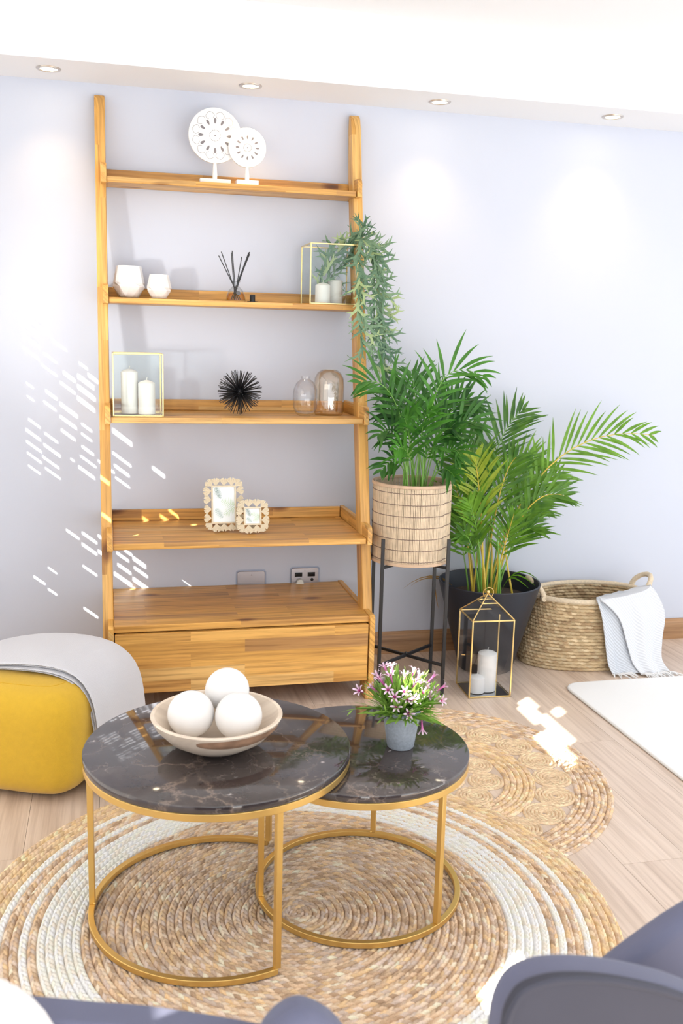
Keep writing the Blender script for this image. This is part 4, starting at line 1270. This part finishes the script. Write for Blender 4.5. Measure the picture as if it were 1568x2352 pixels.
def drape(rowsL, rowsR, n, ripple, ph=0.0):
    out = []
    K = 22
    for i in range(K + 1):
        f = i / K * (len(rowsL) - 1); a = min(int(f), len(rowsL) - 2); u = f - a
        cat = lambda P: [Vector(P[max(0, a - 1)]), Vector(P[a]), Vector(P[a + 1]), Vector(P[min(len(P) - 1, a + 2)])]
        def cr_(p): return 0.5 * (2 * p[1] + (p[2] - p[0]) * u + (2 * p[0] - 5 * p[1] + 4 * p[2] - p[3]) * u * u + (3 * p[1] - p[0] - 3 * p[2] + p[3]) * u ** 3)
        l, r_ = cr_(cat(rowsL)), cr_(cat(rowsR))
        row = []
        for j in range(n + 1):
            v = j / n
            p = l.lerp(r_, v)
            amp = ripple * min(1, i / 6)
            p = p + Vector((0.3, -1, 0.1)) * amp * (math.sin(v * 11 + ph) + 0.5 * math.sin(v * 23 + i * .12 + ph)) * 0.6
            if i >= 4:
                f_ = max(0, min(1, p.z / 0.282))
                ea = 0.288 + 0.012 * math.sin(PI * min(1, f_ * 1.6)) - 0.045 * f_ ** 1.3 + 0.026
                eb = 0.172 + 0.006 * math.sin(PI * min(1, f_ * 1.6)) - 0.012 * f_ + 0.024
                q = math.hypot((p.x - BC.x) / ea, (p.y - BC.y) / eb)
                if q < 1: p.x, p.y = BC.x + (p.x - BC.x) / q, BC.y + (p.y - BC.y) / q
            elif i >= 3: p.z = max(p.z, 0.312)
            p.z = max(p.z, 0.004)
            row.append(p)
        out.append(row)
    return out


tl = [(1.955, -0.29, 0.235), (1.905, -0.368, 0.308), (1.922, -0.392, 0.235), (1.945, -0.395, 0.12), (1.958, -0.405, 0.045), (1.972, -0.425, 0.008)]
tr = [(2.130, -0.17, 0.235), (2.185, -0.250, 0.336), (2.245, -0.300, 0.235), (2.222, -0.340, 0.12), (2.200, -0.385, 0.05), (2.215, -0.43, 0.010)]
def between(v, off):
    return [tuple(Vector(a).lerp(Vector(b), q) + Vector((0.25, -1, 0)) * (off if k else 0)) for k, (a, b, q) in enumerate(zip(tl, tr, v))]


TOW2 = cloth('towel_face', 0.5, (0.74, 0.755, 0.79), 40)
ga = drape(tl, between((0.6,) * 6, 0.0), 24, 0.010, 0.4)
gb = drape(between((0.1, 0.02, 0.22, 0.34, 0.42, 0.46), 0.020), [tuple(Vector(q) + Vector((0.004, -0.012 if k else 0, 0.002))) for k, q in enumerate(tr)], 30, 0.013, 2.2)
M().grid(ga).obj('under_fold', TOW_SHADE, t, solid=0.003, smooth=80)
M().grid(gb).obj('cloth', TOW2, t, solid=0.004, smooth=80)
g = [ga[-1][:12] + gb[-1]]
m = M(); rr = random.Random(4)
for j in range(34):
    p = g[-1][int(j / 33 * 42)]
    e = p + Vector((rr.uniform(-.02, .05) + 0.02 * j / 33, -rr.uniform(.02, .06), 0))
    m.tube([p, p.lerp(e, .5) + Vector((0, 0, rr.uniform(0.0, .008))), Vector((e.x, e.y, 0.003))], [0.0028, 0.003, 0.0018], 5)
m.obj('fringe', THREAD, t, kind='stuff')

# ---------------------------------------------------------------- pouf and throw
pa = Vector((0.906, -0.423, 0)); pb = Vector((0.423, 0.906, 0))
PO = Vector((-0.230, -0.915, 0))
YEL = plain('mustard_linen', (0.64, 0.39, 0.02), 0.85, noise=0.03, nscale=60, bump=0.35, bscale=450, sheen=0.2)
t = thing('square_pouf', PO, 'mustard yellow square fabric pouf on the floor at the left edge', 'pouf')
hs, ph_ = 0.216, 0.345


def superbox(n, m_, hs, hz, zc, e=5.0, ez=4.2):
    rows = []
    for i in range(m_ + 1):
        v = -PI / 2 + PI * i / m_
        cv, sv = math.cos(v), math.sin(v)
        rz = abs(cv) ** (2 / ez); zz = math.copysign(abs(sv) ** (2 / ez), sv)
        row = []
        for j in range(n):
            u = 2 * PI * j / n
            cu, su = math.cos(u), math.sin(u)
            x = math.copysign(abs(cu) ** (2 / e), cu) * rz; y = math.copysign(abs(su) ** (2 / e), su) * rz
            wr = 0.006 * math.sin(u * 9 + v * 3) * abs(sv) ** 3 + 0.003 * math.sin(u * 17) * abs(cv)
            row.append(PO + pa * (x * hs * (1 + wr)) + pb * (y * hs * (1 + wr)) + az * (zc + zz * hz))
        rows.append(row)
    return rows


rows_ = superbox(96, 40, hs, ph_ / 2, ph_ / 2 + 0.001)
m = M(); m.grid([r_ + [r_[0]] for r_ in rows_]).obj('body', YEL, t, smooth=80)
sm_ = []
for zf in (0.885, 0.06):
    i = int(zf * 40) if zf > .5 else 5
    m = M(); m.tube([p * 1.0 + (p - Vector((PO.x, PO.y, p.z))).normalized() * 0.0005 for p in rows_[34 if zf > .5 else 6]], 0.0022, 5, closed=True).obj('seam', YEL, t)
BLK = cloth('blanket_weave', 0.5, (0.66, 0.66, 0.70), 110)
t = thing('throw_blanket', PO + Vector((0, 0, ph_)), 'folded pale grey woven blanket draped over the yellow pouf', 'blanket')
for lay in range(4):
    o_ = 0.004 + lay * 0.0078
    prof_ = [(-0.40, 0.22), (-0.32, 0.275), (-0.22, 0.318), (-0.12, 0.340), (0.0, 0.352), (0.10, 0.350), (0.16, 0.333), (0.195, 0.295), (0.212, 0.24), (0.218, 0.17), (0.226, 0.10), (0.240, 0.045), (0.262, 0.016)]
    f0 = -0.085 - 0.004 * lay + (0.012 if lay == 2 else 0); f1 = 0.235
    rows2 = []
    for i, (a, z) in enumerate(prof_):
        p0_, p1_ = prof_[max(i - 1, 0)], prof_[min(i + 1, len(prof_) - 1)]
        tg = Vector((p1_[0] - p0_[0], 0, p1_[1] - p0_[1])).normalized(); nn = (-tg.z, tg.x)
        row = []
        for j in range(15):
            v = j / 14
            b = f0 + (f1 - f0) * v + (0.01 * math.sin(i * .8 + lay) if j == 0 else 0)
            dz = -0.012 * max(0, (b - 0.12) / 0.12) ** 2 + 0.0035 * math.sin(i * 1.3 + v * 9) + 0.003 * math.sin(i * 0.7 - v * 5)
            row.append(PO + pa * (a + nn[0] * o_) + pb * b + az * (z + nn[1] * o_ + dz + 0.001))
        rows2.append(row)
    M().grid(rows2).obj('fold', BLK, t, solid=0.0062, smooth=80, sub=1)
m = M(); rr = random.Random(9)
for j in range(26):
    b = -0.08 + 0.30 * j / 25
    p = PO + pa * 0.262 + pb * b + az * 0.016
    e = p + pa * rr.uniform(.02, .05) + pb * rr.uniform(-.02, .02)
    m.tube([p, p.lerp(e, .5) + az * 0.002, Vector((e.x, e.y, 0.003))], [0.003, 0.003, 0.0018], 5)
m.obj('fringe', THREAD, t, kind='stuff')

# ---------------------------------------------------------------- nest of marble tables
def marble():
    m, nt, p = mat('dark_marble')
    L = nt.links.new
    tc = node(nt, 'ShaderNodeTexCoord')
    n0 = node(nt, 'ShaderNodeTexNoise', i_Scale=6.0, i_Detail=6.0, i_Roughness=0.65); L(tc.outputs['Object'], n0.inputs['Vector'])
    base = ramp(nt, n0.outputs['Fac'], [(0.3, (0.026, 0.020, 0.020)), (0.55, (0.060, 0.046, 0.043)), (0.75, (0.105, 0.084, 0.076))])
    wv = mixc(nt, 0.16, tc.outputs['Object'], n0.outputs['Color'])
    for sc, th, cl, am in ((7.0, 0.020, (0.26, 0.19, 0.15), 0.75), (16.0, 0.014, (0.30, 0.24, 0.21), 0.6)):
        v = node(nt, 'ShaderNodeTexVoronoi', feature='DISTANCE_TO_EDGE', i_Scale=sc); L(wv, v.inputs['Vector'])
        e = ramp(nt, v.outputs['Distance'], [(0.0, (1, 1, 1)), (th, (0.25, 0.25, 0.25)), (th * 2.6, (0, 0, 0))])
        n2 = node(nt, 'ShaderNodeTexNoise', i_Scale=sc * 0.7); L(tc.outputs['Object'], n2.inputs['Vector'])
        msk = ramp(nt, n2.outputs['Fac'], [(0.48, (0, 0, 0)), (0.62, (1, 1, 1))])
        base = mixc(nt, mathn(nt, 'MULTIPLY', mathn(nt, 'MULTIPLY', e, msk), am), base, cl)
    n3 = node(nt, 'ShaderNodeTexNoise', i_Scale=26.0, i_Detail=5.0); L(tc.outputs['Object'], n3.inputs['Vector'])
    base = mixc(nt, ramp(nt, n3.outputs['Fac'], [(0.70, (0, 0, 0)), (0.76, (0.8, 0.8, 0.8))]), base, (0.62, 0.56, 0.54))
    L(base, p.inputs['Base Color']); p.inputs['Roughness'].default_value = 0.06
    p.inputs['Specular IOR Level'].default_value = 0.9
    return m


MAR = marble()
SQ = 0.0135
GR = 0.0125  # the rug's pile, on which the hoops stand


def table(name, c, rt, ztop, legs, arc, label):
    t = thing(name, (c[0], c[1], 0), label, 'table', 'nest of coffee tables')
    th = 0.019; gh = 0.016; rf = rt - 0.012
    e = 0.0035
    M().lathe([(0.001, 0), (rt - e, 0), (rt - 0.001, 0.001), (rt, e), (rt, th - e), (rt - 0.0012, th - 0.0012), (rt - e, th), (0.001, th)], (c[0], c[1], ztop - th), 128).obj('marble_top', MAR, t, smooth=50)
    m = M(); bar_ring(m, (c[0], c[1], ztop - th - gh - 0.0003), rt - SQ / 2 - 0.001, SQ, gh, 128); m.obj('top_ring', GOLD, t, bevel=0.001)
    m = M(); bar_ring(m, (c[0], c[1], GR), rf, SQ, SQ, 128 if arc is None else 96, *(arc or (0, 2 * PI)), full=arc is None)
    m.obj('base_ring', GOLD, t, bevel=0.001)
    for (x, y) in legs:
        d = Vector((x - c[0], y - c[1], 0)).normalized(); n = Vector((-d.y, d.x, 0))
        p = Vector((c[0], c[1], 0)) + d * rf
        h0, h1 = GR + SQ, ztop - th - gh - 0.0006
        lg = M().box(p + az * ((h0 + h1) / 2), (SQ, SQ, h1 - h0), (d, n, az)).obj('leg', GOLD, t, bevel=0.001)
        M().sph(p + d * -0.0055 + n * 0.0055 + az * (h0 + 0.001), 0.0035, 8, 6).obj('weld', GOLD, lg)
    return t


B0, S0 = (0.227, -1.739), (0.570, -1.7255)
lb = [(-0.068, -1.699), (0.324, -2.021), (0.395, -1.482)]
aa = [math.atan2(y - B0[1], x - B0[0]) for x, y in lb]
table('coffee_table', B0, 0.3020, 0.417, lb, (aa[2], aa[1] + 2 * PI), 'larger round coffee table with dark marble top and gold frame, holding the wooden bowl')
table('side_table', S0, 0.2555, 0.378, [(0.322, -1.743), (0.704, -1.926), (0.673, -1.495)], None, 'smaller, lower round table with dark marble top and gold frame, tucked under the larger one')

# bowl and balls
BW = Vector((0.222, -1.752, 0.4174))
BWOOD = wood('pale_bowl_wood', 'x', [(0.0, (0.84, 0.71, 0.57)), (1.0, (0.90, 0.79, 0.66))], strip=0.6, length=3, knots=False, gscale=0.35, gstr=0.3)
BARK = plain('bark_band', (0.36, 0.21, 0.13), 0.7, noise=0.3, nscale=30)
t = thing('wooden_bowl', BW, 'pale turned wooden bowl with a dark bark streak, on the larger table', 'bowl')
pr = [(0.001, 0.0004), (0.050, 0.0004), (0.075, 0.006), (0.112, 0.028), (0.138, 0.056), (0.148, 0.076), (0.1465, 0.079), (0.139, 0.078), (0.128, 0.058), (0.102, 0.033), (0.070, 0.016), (0.001, 0.012)]
M().lathe(pr, BW, 80).obj('body', BWOOD, t, smooth=50)
m = M(); rows3 = []
for i in range(7):
    f = i / 6; row = []
    for j in range(25):
        a = math.radians(-118 + 92 * j / 24 + 4)
        z = 0.046 + (0.072 - 0.046) * f
        w = math.sin(PI * j / 24) ** 0.4
        z = 0.060 + (z - 0.060) * (0.25 + 0.75 * w)
        rr_ = np.interp(z, [0.028, 0.056, 0.076], [0.112, 0.138, 0.148]) + 0.0006
        row.append(BW + Vector((rr_ * math.cos(a), rr_ * math.sin(a), z)))
    rows3.append(row)
m.grid(rows3).obj('bark_streak', BARK, t, smooth=80)
FELT = plain('white_plaster', (0.84, 0.82, 0.80), 0.8, bump=0.25, bscale=60)
for (x, y, z, r, lb_) in ((-0.057, 0.016, 0.0725, 0.0525, 'white ball at the left in the wooden bowl'), (0.047, -0.016, 0.0735, 0.0530, 'white ball at the front right in the wooden bowl'), (0.033, 0.0845, 0.0985, 0.0515, 'white ball resting highest, at the back of the wooden bowl')):
    tag(M().sph(BW + Vector((x, y, z)), r, 40, 24).obj('decor_ball', FELT, smooth=80), lb_, 'ball', 'white balls in the bowl')
tag_ = None

# flower pot
FP = Vector((0.660, -1.745, 0.3784))
t = thing('flower_pot', FP, 'small grey stone-look pot on the smaller table', 'pot')
PG = plain('stone_grey', (0.36, 0.40, 0.45), 0.75, noise=0.14, nscale=160, bump=0.25, bscale=220)
M().lathe([(0.001, 0.0004), (0.030, 0.0004), (0.032, 0.003), (0.046, 0.094), (0.0465, 0.097), (0.0445, 0.098), (0.042, 0.094), (0.034, 0.05), (0.001, 0.05)], FP, 48).obj('body', PG, t)
T3 = thing('flowering_plant', FP + Vector((0, 0, 0.05)), 'artificial pink and white trumpet flowers with light green leaves in the grey pot', 'plant')
LG = leafmat('fresh_green', (0.22, 0.44, 0.06), (0.50, 0.68, 0.18), 0.5, 0.3)
rr = random.Random(31)
m = M()
for i in range(380):
    a = rr.uniform(0, 2 * PI); el = rr.uniform(0.12, 1.45)
    d = Vector((math.cos(a) * math.cos(el), math.sin(a) * math.cos(el), math.sin(el)))
    p = FP + Vector((rr.uniform(-.03, .03), rr.uniform(-.03, .03), 0.082))
    L = rr.uniform(0.06, 0.115)
    q = [p]; cur = p.copy()
    s0 = rr.uniform(0.25, 0.6)
    for s in range(4):
        d = (d + Vector((0, 0, -0.05 * s))).normalized(); cur = cur + d * L / 4; q.append(cur.copy())
    strip(m, q, [0.002, 0.0040, 0.0044, 0.0034, 0.0003], Vector((-math.sin(a), math.cos(a), rr.uniform(-.5, .5))), 0.2)
    for k in (2, 3):
        b_ = q[k]; dd = (d + Vector((rr.uniform(-.7, .7), rr.uniform(-.7, .7), rr.uniform(-.2, .5)))).normalized()
        strip(m, [b_, b_ + dd * 0.012, b_ + dd * 0.024], [0.001, 0.0028, 0.0003], dd.cross(Vector((0.3, 0.2, 1))), 0.2)
m.obj('foliage', LG, T3, smooth=60, kind='stuff')


def petal_material():
    m, nt, p = mat('trumpet_petal')
    L = nt.links.new
    tc = node(nt, 'ShaderNodeTexCoord'); sx = node(nt, 'ShaderNodeSeparateXYZ'); L(tc.outputs['Object'], sx.inputs[0])
    L(ramp(nt, mathn(nt, 'DIVIDE', sx.outputs[2], 0.032), [(0.10, (0.48, 0.05, 0.28)), (0.60, (0.62, 0.16, 0.42)), (0.95, (0.74, 0.58, 0.69))]), p.inputs['Base Color'])
    p.inputs['Roughness'].default_value = 0.6
    return m


PET = petal_material()
PETD = plain('flower_eye', (0.45, 0.02, 0.16), 0.6)


def flower_mesh(s):
    m = M()
    m.lathe([(0.0012, 0), (0.0018, 0.006), (0.0024, 0.016), (0.0040, 0.024)], (0, 0, 0), 8)
    for k in range(6):
        a = 2 * PI * k / 6; d = Vector((math.cos(a), math.sin(a), 0)); sd = Vector((-d.y, d.x, 0))
        strip(m, [d * 0.0032 + az * 0.023, d * 0.007 + az * 0.0275, d * 0.0115 + az * (0.0295 + s), d * 0.0150 + az * (0.0285 + s)], [0.0014, 0.0023, 0.0021, 0.0005], sd, 0.15)
    return m.mesh('flower', PET, smooth=60)


FM = [flower_mesh(0.0), flower_mesh(0.003)]
EY = M().sph((0, 0, 0.0235), 0.0022, 8, 6).mesh('flower_eye', PETD)
FW = [(822, 1585, 0.0), (848, 1574, .02), (862, 1545, .02), (868, 1553, .0), (880, 1525, .01), (898, 1525, .0), (895, 1547, -.02), (930, 1545, .0), (905, 1560, .03), (890, 1583, -.05), (930, 1587, -.05), (906, 1600, -.06), (910, 1623, -.065), (950, 1605, -.06), (958, 1606, -.05), (936, 1605, -.06),
      (940, 1640, -.07), (952, 1532, .02), (965, 1545, .0), (955, 1562, -.01), (970, 1562, -.01), (1002, 1545, .01), (985, 1575, -.02), (1000, 1580, -.01), (1026, 1572, .0), (1018, 1608, -.02), (975, 1590, -.03), (990, 1598, -.03), (970, 1683, -.055), (875, 1560, .03), (945, 1575, .03)]
for px, py, dy in FW:
    e = at(px, py, FP.y + dy)
    o_ = FP + Vector((0, 0, 0.085))
    d = (e - o_).normalized()
    if py > 1580 and py < 1650: d = (d + Vector((-0.2, -1.1, 0.35))).normalized()
    if py > 1660: d = Vector((0.05, -0.2, -1)).normalized()
    mw = Matrix.Translation(e - d * 0.03) @ d.to_track_quat('Z', 'Y').to_matrix().to_4x4()
    f_ = inst(FM[rr.randrange(2)], 'flower', T3, mw)
    g_ = bpy.data.objects.new('flower_eye', EY); COL.objects.link(g_); g_.parent = f_
    b_ = e - d * 0.03
    if py > 1660: M().tube([FP + Vector((0.03, -0.02, 0.09)), FP + Vector((0.055, -0.045, 0.085)), b_], 0.0012, 5).obj('flower_stalk', LG, T3)
    else: M().tube([o_ + Vector((rr.uniform(-.02, .02), rr.uniform(-.02, .02), 0)), b_], 0.0012, 5).obj('flower_stalk', LG, T3)

# ---------------------------------------------------------------- velvet armchairs in the near foreground
VEL = plain('slate_velvet', (0.108, 0.114, 0.178), 0.75, sheen=0.12, noise=0.05, nscale=12)
VELD = plain('slate_velvet_shaded', (0.042, 0.043, 0.062), 0.8, sheen=0.06, noise=0.05, nscale=12)  # darker copy of the velvet: shade of panel and welt put into colour
UX, UZ, UY = Vector((1, 0, 0)), Vector((0, 0, 1)), Vector((0, 1, 0))


def slab(name, poly, y0, th, material, parent, bev, kind=None):
    return M().prism(poly, (0, y0, 0), UX, UZ, UY, th).obj(name, material, parent, bevel=bev, seg=5, smooth=50)


def smoothpoly(P, n=4):
    out = []
    m = len(P)
    for i in range(m - 1):
        p0, p1, p2, p3 = P[max(0, i - 1)], P[i], P[i + 1], P[min(m - 1, i + 2)]
        for k in range(n):
            u = k / n
            out.append(tuple(0.5 * (2 * p1[q] + (p2[q] - p0[q]) * u + (2 * p0[q] - 5 * p1[q] + 4 * p2[q] - p3[q]) * u * u + (3 * p1[q] - p0[q] - 3 * p2[q] + p3[q]) * u ** 3) for q in (0, 1)))
    return out + [P[-1]]


def prof_from(pts, Y):
    return [(p.x, p.z) for p in (at(a, b, Y) for a, b in pts)]


t = thing('velvet_armchair', (0.62, -2.86, 0), 'slate grey velvet armchair with a piped arm, cut off at the lower right corner', 'armchair', 'slate velvet armchairs')
YA0 = -2.93
welt = smoothpoly(prof_from([(1158, 2440), (1162, 2352), (1180, 2303), (1208, 2272), (1258, 2254), (1310, 2248), (1380, 2250), (1460, 2262), (1568, 2290), (1680, 2345), (1760, 2440)], YA0))
pl = smoothpoly(prof_from([(1136, 2440), (1146, 2352), (1164, 2298), (1194, 2260), (1242, 2238), (1300, 2230), (1380, 2232), (1474, 2246), (1576, 2274), (1700, 2335), (1790, 2440)], YA0 + 0.022))
pl2 = [(pl[0][0] + 0.015, 0.05)] + pl + [(pl[-1][0], 0.05)]
arm = slab('arm', pl2[::-1], YA0 + 0.003, 0.062, VEL, t, 0.021)
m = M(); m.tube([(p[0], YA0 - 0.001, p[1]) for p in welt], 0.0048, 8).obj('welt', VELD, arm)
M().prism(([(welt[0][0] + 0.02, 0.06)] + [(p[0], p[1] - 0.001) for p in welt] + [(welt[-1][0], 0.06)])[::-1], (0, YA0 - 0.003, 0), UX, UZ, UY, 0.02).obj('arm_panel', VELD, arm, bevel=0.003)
bk = prof_from([(1300, 2400), (1350, 2290), (1420, 2225), (1500, 2165), (1568, 2118), (1650, 2075), (1760, 2050), (1800, 2140)], -2.74)
bk = smoothpoly(bk)
bk = [(bk[0][0], 0.10)] + bk + [(bk[-1][0], 0.10)]
slab('backrest', bk[::-1], -2.74, 0.045, VEL, t, 0.018)
for x, y in ((0.50, -2.88), (0.85, -2.88), (0.62, -2.69), (0.9, -2.69)):
    M().cyl((x, y, 0.0004), 0.010, 0.11, 12, 0.014).obj('leg', GOLD, t)

t = thing('velvet_armchair', (0.1, -2.80, 0), 'slate blue velvet armchair seen from above, cut off along the bottom edge at the left', 'armchair', 'slate velvet armchairs')
Yb = -2.80
tp = prof_from([(-120, 2352), (-40, 2343), (40, 2340), (120, 2346), (220, 2355), (330, 2362), (450, 2378), (560, 2396), (640, 2416), (680, 2460)], Yb)
tp = smoothpoly(tp); tp = [(tp[0][0], 0.10)] + tp + [(tp[-1][0], 0.10)]
slab('backrest', tp[::-1], Yb, 0.045, VEL, t, 0.018)
tp = prof_from([(580, 2450), (598, 2382), (634, 2336), (680, 2311), (722, 2315), (768, 2342), (806, 2390), (832, 2460)], Yb - 0.02)
tp = smoothpoly(tp); tp = [(tp[0][0], 0.10)] + tp + [(tp[-1][0], 0.10)]
slab('arm', tp[::-1], Yb - 0.045, 0.06, VEL, t, 0.024)
for x, y in ((-0.10, -2.76), (0.14, -2.76), (0.235, -2.82)):
    M().cyl((x, y, 0.0004), 0.010, 0.11, 12, 0.014).obj('leg', GOLD, t)
cu = M()
cc = at(-135, 2545, -2.865)
prof_ = []
for i in range(13):
    a = PI * i / 12 - PI / 2
    prof_.append((max(0.001, 0.13 * abs(math.cos(a)) ** 0.5), 0.045 * math.sin(a)))
cu.lathe(prof_, (0, 0, 0), 40)
rm = Matrix.Translation(cc) @ Matrix.Rotation(math.radians(62), 4, 'X') @ Matrix.Rotation(math.radians(12), 4, 'Y')
cu.v = [tuple(rm @ Vector(v)) for v in cu.v]
tag(cu.obj('cushion', plain('white_cushion', (0.80, 0.77, 0.75), 0.9, bump=0.3, bscale=300, sheen=0.3), smooth=80), 'white cushion leaning on the blue armchair in the lower left corner', 'cushion')
